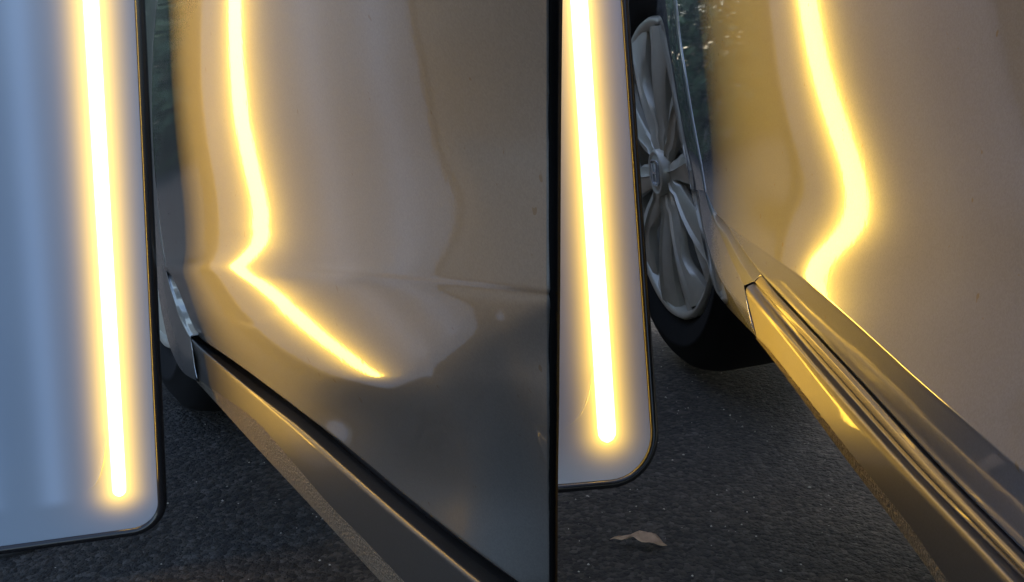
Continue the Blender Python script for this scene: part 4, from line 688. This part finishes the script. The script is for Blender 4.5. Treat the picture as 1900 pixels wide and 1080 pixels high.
def fender_right():
    nr = 110
    g = smooth_poly(gapR, nr); P = SR.px(g[:, 0] - 2.0, g[:, 1]) + SR.n * .0002
    arch = smooth_poly([(1205, -60), (1212, 0), (1222, 63), (1237, 127), (1248, 187), (1262, 260), (1273, 307), (1284, 362)], nr)
    Q = np.stack([on_plane(arch[i, 0], arch[i, 1], SR.P0 + SR.n * (SR.h(P[i]) + .003), SR.n) for i in range(nr)])
    rows = []
    for i in range(nr):
        A, B = P[i], Q[i]; r = [A + SR.n * .012, A + SR.n * .0012]
        for t in np.linspace(.01, 1, 14): r.append(A * (1 - t) + B * t - SR.n * .005 * math.sin(math.pi * t) * (1 - (i / nr) ** 3))
        r += [B + SR.n * .003 + SR.e * .001, B + SR.n * .012, B + SR.n * .03]
        rows.append(r)
    rows = np.array(rows); ext = [rows[0] + SR.up * z + SR.n * z * z * .35 + SR.e * z * .35 for z in (.4, .25, .12, .04)]
    dn = nz((rows[-1] - rows[-6]).mean(0)); tail = [rows[-1] + dn * z + SR.n * z * .25 for z in (.004, .010, .016)]
    mesh_obj("front_wing", np.vstack(ext + [r for r in rows] + tail), grid_faces(len(ext) + nr + 3, rows.shape[1]), M_paint_right, carR)
    n = 70; hs = SR.h(P[-1])
    def c(pts, d):
        q = smooth_poly(pts, n); dl = np.interp(np.linspace(0, 1, n), np.linspace(0, 1, len(d)), d)
        return np.stack([on_plane(a[0], a[1], SR.P0 + SR.n * (hs + dl[i]), SR.n) for i, a in enumerate(q)])
    inner = c([(1309, 351), (1332, 393), (1361, 437), (1387, 475), (1415, 509)], [.001, .004, .006, .008])
    step = c([(1308, 353), (1325, 396), (1350, 440), (1374, 486), (1398, 522)], [.000, .001, .0015, .002])
    lip = c([(1307, 354), (1320, 396), (1338, 436), (1358, 484), (1380, 530)], [.0, -.001, -.001, -.0015])
    mid = c([(1296, 353), (1305, 420), (1322, 480), (1345, 530), (1392, 585)], [-.0006, -.002, -.002, -.0015])
    low = c([(1282, 353), (1298, 424), (1320, 518), (1341, 560), (1403, 627)], [.0026, .007, .012, .012, .004])
    loft("wing_lower_leg", [inner, step, lip, mid, low, low + SR.n * .012, low + SR.n * .03], [.001, .002, .004, .002, .001], M_paint_right, carR, n, 5)
    V, F = tube(resample(c([(1415, 509), (1405, 516), (1398, 523), (1382, 531), (1386, 562), (1394, 596), (1404, 627)], [.007, .004, .001, -.0024, -.0028, -.0024, .001]), 40), .0005, 6)
    mesh_obj("panel_seam", V, F, M_edge, carR)
    gg = smooth_poly(gapR, 80); V, F = tube(SR.px(gg[:, 0] - 1.0, gg[:, 1]) + SR.n * .0006, .0006, 6); mesh_obj("panel_seam", V, F, M_edge, carR)
fender_right()
hull("underbody_blocker", [(.20, -.6), (1.5, -.6), (1.5, 1.9), (.62, 1.9), (.62, .95), (.215, .93), (.19, .5)], .21, .24, M_dark, carR)  # unseen underbody, put in to block light under the right car
hull("door_inner_panel", [(.19, -.6), (.20, -.6), (.235, 1.0), (.225, 1.0)], .24, .9, M_dark, carR)

# wheel of the right car: axis found from its outline seen in perspective
rw = ray(1237, 318); cw = CAM + rw * 1.36
vray = nz(rw)
ax_right = nz(RT - (RT @ vray) * vray); ax_up = nz(np.cross(ax_right, vray))
ax_up = ax_up if ax_up[2] > 0 else -ax_up
def wheel_axis(minor_px, ratio):
    m = nz(ax_right * minor_px[0] + ax_up * minor_px[1]); return nz(m * math.sqrt(1 - ratio ** 2) - vray * ratio)
axR = wheel_axis((-1, -.135), .29)
make_wheel(carR, cw + axR * 0.0, axR, (0, 0, 1), R=.227)
# wheel of the left car, almost wholly behind the lamp board
cl = SL.P0 + .945 * SL.e + .055 * SL.n; cl[2] = .315
make_wheel(carL, cl, -SL.n * 1.0 + np.array([0, 0, -.02]), (0, 0, 1), R=.222)

# ------------------------------------------------------------------ LAMP BOARDS
def make_board(label, O, eu, ev, nn, width, height, rc, u_lit, v_end, offs, band, tube_w, stand_dx, light_tint, crack):
    O, eu, ev, nn = map(np.array, (O, eu, ev, nn))
    T = empty("light_board", tuple(O + eu * width * .5 - np.array([0, 0, O[2]])), label, "light board", "striped lamp boards standing beside the cars")
    Mx = Matrix([[eu[i], ev[i], nn[i], O[i]] for i in range(3)] + [[0, 0, 0, 1]])
    def place(o):
        o.parent = T; o.matrix_parent_inverse = Matrix(); o.matrix_basis = T.matrix_world.inverted() @ Mx; return o
    def outline(inset, n=10):
        x0, x1, y0, y1 = inset, width - inset, inset, height - inset; r = max(rc - inset, .001); pts = []
        for cx, cy, a0 in ((x0 + r, y0 + r, 180), (x1 - r, y0 + r, 270), (x1 - r, y1 - r, 0), (x0 + r, y1 - r, 90)):
            for i in range(n + 1):
                a = math.radians(a0 + 90 * i / n); pts.append((cx + r * math.cos(a), cy + r * math.sin(a)))
        return pts
    o1 = outline(.002); n = len(o1)
    V = [(x, y, 0) for x, y in o1]
    flip = np.dot(np.cross(eu, ev), nn) < 0
    me_mat = diffuser_material("acrylic_diffuser", u_lit, v_end, offs, band, light_tint)
    place(mesh_obj("diffuser_panel", V, [tuple(range(n))], me_mat, None, False))
    # rounded black edge trim
    V = []; prof = [(.0035, .0002), (.0026, .0022), (.0006, .0034), (-.002, .0030), (-.004, .001), (-.0045, -.003), (-.0042, -.010), (-.002, -.012)]
    for ins, z in prof: V += [(x, y, z) for x, y in outline(ins)]
    place(mesh_obj("edge_trim", V, grid_faces(len(prof), n, wrap=True), M_black, None))
    V = [(x, y, -.012) for x, y in outline(-.002)] + [(x, y, -.001) for x, y in outline(-.002)]
    place(mesh_obj("back_casing", V, [tuple(range(n))] + grid_faces(2, n, wrap=True), M_casing, None, False))
    # lit strip: shallow moulded tube
    V = []; ys = [v_end - tube_w * .5, v_end - tube_w * .38, v_end - tube_w * .15, v_end + .004] + list(np.linspace(v_end + .02, height - .05, 20))
    for i, y in enumerate(ys):
        w = tube_w * .5 * [.15, .62, .93, 1][i] if i < 4 else tube_w * .5
        for j in range(9):
            a = math.pi * j / 8; V.append((u_lit + w * math.cos(a), y, .0003 + .0022 * math.sin(a) * w / (tube_w * .5)))
    place(mesh_obj("lit_strip", V, grid_faces(len(ys), 9), M_lamp, None))
    # lifted film corner crease near the strip foot
    V = []
    P = np.array(crack, float)
    q = smooth_poly(P, 20)
    for i, (x, y) in enumerate(q):
        w = .0009 * math.sin(math.pi * (i + .5) / 20)
        V += [(x - w, y, .0002), (x, y, .0010 * math.sin(math.pi * (i + .5) / 20) + .0002), (x + w, y, .0002)]
    place(mesh_obj("film_crease", V, grid_faces(20, 3), me_mat, None))
    # stand behind: pole, clamp and foot
    back = O + eu * stand_dx + ev * .30 - nn * .14
    foot = np.array([back[0], back[1], .0])
    V, F = tube([foot + [0, 0, .008], back + np.array([0, 0, .35])], .010, 14); mesh_obj("stand_pole", V, F, M_steel, T)
    V, F = tube([foot + [0, 0, .0], foot + [0, 0, .006], foot + [0, 0, .012]], [.045, .045, .015], 32); mesh_obj("stand_foot", V, F, M_casing, T)
    V, F = tube([back + nn * .129, back], .012, 12); mesh_obj("clamp", V, F, M_casing, T)
    return T
LBv = ((-0.357670, 0.746836, 0.039496), (-0.910935, -0.409528, 0.049842), (0.065904, -0.025192, 0.997508), (0.407252, -0.911950, -0.049938))
RBv = ((0.094756, 0.743984, 0.087958), (-0.980250, -0.197742, 0.002863), (-0.059303, 0.307728, 0.949624), (0.188662, -0.930699, 0.313377))
make_board("bluish lamp board in the left half, beside the dented car door", *LBv, .17, .62, .026, .034, .042, (.085, .136), .0130, .0110, .150, (.30, .375, .47), [(.0405, .100), (.046, .070), (.052, .052), (.060, .046)])  # base darkened and blued for the sky this board mirrors
make_board("bright lamp board in the right half, standing close to the spoked wheel", *RBv, .22, .64, .044, .044, .045, (.110, .176), .0150, .0165, .16, (.47, .53, .65), [(.052, .105), (.059, .080), (.068, .062), (.080, .053)])  # same acrylic, base paler and blued against the amber lamp light

# ------------------------------------------------------------------ leaf and grit on the ground
def ground_pt(x, y, z=0.0):
    r = ray(x, y); t = (z - CAM[2]) / r[2]; return CAM + r * t
def fallen_leaf():
    A = ground_pt(1132, 1004); B = ground_pt(1238, 1016); ax = B - A; L = np.linalg.norm(ax); ax = ax / L; side = np.array([-ax[1], ax[0], 0])
    top = [0, .012, .03, .055, .05, .035, .09, .15, .185, .21, .20, .16, .09, .03, 0]
    bot = [0, -.012, -.03, -.10, -.13, -.03, -.07, -.14, -.20, -.255, -.25, -.20, -.13, -.05, 0]; V = []; n = 15
    for i in range(n):
        f = i / (n - 1)
        for j, w in enumerate((top[i], top[i] * .5, 0, bot[i] * .5, bot[i])):
            z = .002 + .016 * abs(w) * (1.0 if j < 2 else .25) + .0015 * math.sin(f * 17 + j * 2) * (abs(w) > 0) + .006 * math.sin(f * 3.1)
            V.append(A + ax * L * f + side * w * L * .72 + np.array([0, 0, max(z, .0012)]))
    o = mesh_obj("fallen_leaf", V, grid_faces(n, 5), M_leaf, None); solidify(o, .0004, 0)
    tag(o, "dry brown curled leaf lying on the asphalt in front of the bright lamp board", "leaf")
fallen_leaf()
def grit():
    V = []; F = []
    for k in range(900):
        x = random.uniform(-.75, .75); y = random.uniform(.35, 1.6) 
        s = random.choice((.0006, .0008, .001, .0013)) * random.uniform(.7, 1.3)
        if random.random() < .012: s *= 2.2
        o = len(V); c = np.array([x, y, s * .25])
        a = random.uniform(0, 6.3)
        for dx, dy, dz in ((1, .2, -.3), (-.2, 1, -.3), (-1, -.3, -.2), (.1, -1, -.3), (0, 0, .7)):
            V.append(c + s * np.array([dx * math.cos(a) - dy * math.sin(a), dx * math.sin(a) + dy * math.cos(a), dz]))
        F += [(o, o + 1, o + 4), (o + 1, o + 2, o + 4), (o + 2, o + 3, o + 4), (o + 3, o, o + 4)]
    o = mesh_obj("grit", V, F, M_chip, None, False); tag(o, "pale grit scattered over the asphalt", "grit", kind='stuff')
grit()
def chips():
    for k, (x, y, s) in enumerate([(413, 930, 4), (1502, 905, 5), (1235, 738, 4), (1268, 845, 4), (1232, 946, 4), (1090, 922, 5)]):
        P = ground_pt(x, y, .0012); w = s / 1645 * P[1]; V = []
        for i in range(6):
            a = i * 1.047 + k; q = random.uniform(.5, 1.1); V.append(P + np.array([w * q * math.cos(a), w * .6 * q * math.sin(a), random.uniform(0, .0012)]))
        V.append(P + [0, 0, .002]); F = [(i, (i + 1) % 6, 6) for i in range(6)]
        o = mesh_obj("petal_flake", V, F, M_chip, None, False)
        tag(o, ("tiny pale flake on dark asphalt between the bluish lamp board and the left sill", "pale flake near the middle of the right sill's shadow on the asphalt",
                "pale speck on asphalt below the spoked wheel, highest of the flakes", "pale flake on asphalt beside the corner of the bright lamp board",
                "pale flake on asphalt just above the tip of the brown leaf", "pale flake under the bottom edge of the bright lamp board")[k], "debris", "pale flakes on the asphalt")
chips()

# ------------------------------------------------------------------ surroundings mirrored in the paint
M_hleaf = simple("hedge_leaf", (.045, .085, .03), .6, var=.5, bscale=30)
M_bark = simple("bark", (.09, .07, .05), .9, bump=.5, bscale=60)
M_wall = simple("pale_render", (.42, .42, .37), .9, var=.12, bscale=8)
M_cope = simple("coping_stone", (.35, .34, .31), .9, var=.1, bscale=20)
def bush(name, label, cat, cx, cy, w, d, h0, h1, n, leaf, trunk=True, rot=0):
    T = empty(name, (cx, cy, 0), label, cat)
    P = rng.random((n, 3)) * 2 - 1
    r = np.linalg.norm(P, axis=1); keep = r < 1.1; P = P[keep]; n = len(P)
    ca, sa = math.cos(rot), math.sin(rot)
    C = np.stack([P[:, 0] * w, P[:, 1] * d], -1)
    lump = 1 + .18 * np.sin(P[:, 0] * 7 + 1) * np.cos(P[:, 1] * 9)
    X = cx + C[:, 0] * ca - C[:, 1] * sa; Y = cy + C[:, 0] * sa + C[:, 1] * ca; Z = (h0 + h1) / 2 + P[:, 2] * (h1 - h0) / 2 * lump
    a = rng.normal(size=(n, 3)); a /= np.linalg.norm(a, axis=1)[:, None]; b = np.cross(a, rng.normal(size=(n, 3))); b /= np.linalg.norm(b, axis=1)[:, None]
    ce = np.stack([X, Y, Z], -1); s = leaf * (.6 + rng.random(n))[:, None]
    V = np.concatenate([ce + a * s, ce + b * s * .45, ce - a * s, ce - b * s * .45], 1).reshape(-1, 3)
    me = bpy.data.meshes.new("foliage"); me.vertices.add(4 * n); me.vertices.foreach_set('co', V.ravel()); me.loops.add(4 * n); me.loops.foreach_set('vertex_index', np.arange(4 * n)); me.polygons.add(n)
    me.polygons.foreach_set('loop_start', np.arange(0, 4 * n, 4)); me.polygons.foreach_set('loop_total', np.full(n, 4)); me.update(); me.validate()
    me.materials.append(M_hleaf); o = bpy.data.objects.new("foliage", me); COL.objects.link(o); o.parent = T; o.matrix_parent_inverse = T.matrix_world.inverted(); o['kind'] = 'stuff'
    V, F = tube([(cx, cy, 0), (cx + .03, cy, h0 * .6 + .1), (cx - .02, cy + .02, (h0 + h1) / 2)], [.06, .05, .02], 8); mesh_obj("trunk", V, F, M_bark, T)
bush("shrub", "dense dark green shrub standing ahead of the left car", "shrub", -3.4, 4.2, 1.9, .6, .0, 1.0, 26000, .035, rot=.3)
bush("shrub", "dark green shrub ahead of both cars with a low rounded top", "shrub", -.9, 5.4, 1.5, .6, .0, 1.15, 22000, .035)
def mirrored_wall():  # unseen wall, added to give the left door a pale reflection
    T = empty("mirrored_wall", (-7, 3, 0), "low pale rendered wall added out of view on the left for the door to mirror", "wall")
    a = np.array([-8.5, -3.]); b = np.array([-7.0, 9.]); d = nz(np.r_[b - a, 0])[:2]; nn_ = np.array([-d[1], d[0]])
    hull("wall_body", [tuple(a), tuple(b), tuple(b + nn_ * .2), tuple(a + nn_ * .2)], 0, 1.1, M_wall, T)
    hull("coping", [tuple(a - nn_ * .03), tuple(b - nn_ * .03), tuple(b + nn_ * .23), tuple(a + nn_ * .23)], 1.102, 1.17, M_cope, T)
mirrored_wall()

def tall_tree(cx, cy, h, w, label, n=9000):
    T = empty("tree", (cx, cy, 0), label, "tree")
    V, F = tube([(cx, cy, 0), (cx + .05, cy, h * .3), (cx - .05, cy, h * .7)], [.16, .13, .05], 10); mesh_obj("trunk", V, F, M_bark, T)
    for k in range(4):
        a = k * 1.6 + cx; V, F = tube([(cx, cy, h * .3), (cx + math.cos(a) * w * .3, cy + math.sin(a) * w * .3, h * .5), (cx + math.cos(a) * w * .6, cy + math.sin(a) * w * .6, h * .68)], [.08, .05, .02], 8)
        mesh_obj("branch", V, F, M_bark, T)
    ce = []
    for k in range(26):
        d = rng.normal(size=3); d /= np.linalg.norm(d); c = np.array([cx, cy, h * .56]) + d * np.array([w * .7, w * .7, h * .36]) * rng.random() ** .4
        q = rng.normal(size=(n // 26, 3)) * np.array([w * .2, w * .2, h * .085]); ce.append(c + q)
    ce = np.vstack(ce); ce[:, 2] = np.maximum(ce[:, 2], .25); n = len(ce)
    a = rng.normal(size=(n, 3)); a /= np.linalg.norm(a, axis=1)[:, None]; b = np.cross(a, rng.normal(size=(n, 3))); b /= np.linalg.norm(b, axis=1)[:, None]; s = .10 * (.6 + rng.random(n))[:, None]
    V = np.concatenate([ce + a * s, ce + b * s * .5, ce - a * s, ce - b * s * .5], 1).reshape(-1, 3)
    me = bpy.data.meshes.new("crown"); me.from_pydata(V.tolist(), [], np.arange(4 * n).reshape(-1, 4).tolist()); me.materials.append(M_hleaf)
    o = bpy.data.objects.new("crown", me); COL.objects.link(o); o.parent = T; o.matrix_parent_inverse = T.matrix_world.inverted(); o['kind'] = 'stuff'
tall_tree(-5.0, 7.4, 5.0, 2.6, "tall dark tree behind the shrubs, ahead of the left car")
tall_tree(-1.8, 8.6, 5.2, 2.6, "tall dark tree in the middle of the row ahead of the cars")
tall_tree(1.4, 8.4, 4.8, 2.5, "tall dark tree ahead of the right car")
tall_tree(-8.6, 5.4, 4.6, 2.4, "tall dark tree rising behind the end of the added pale wall")
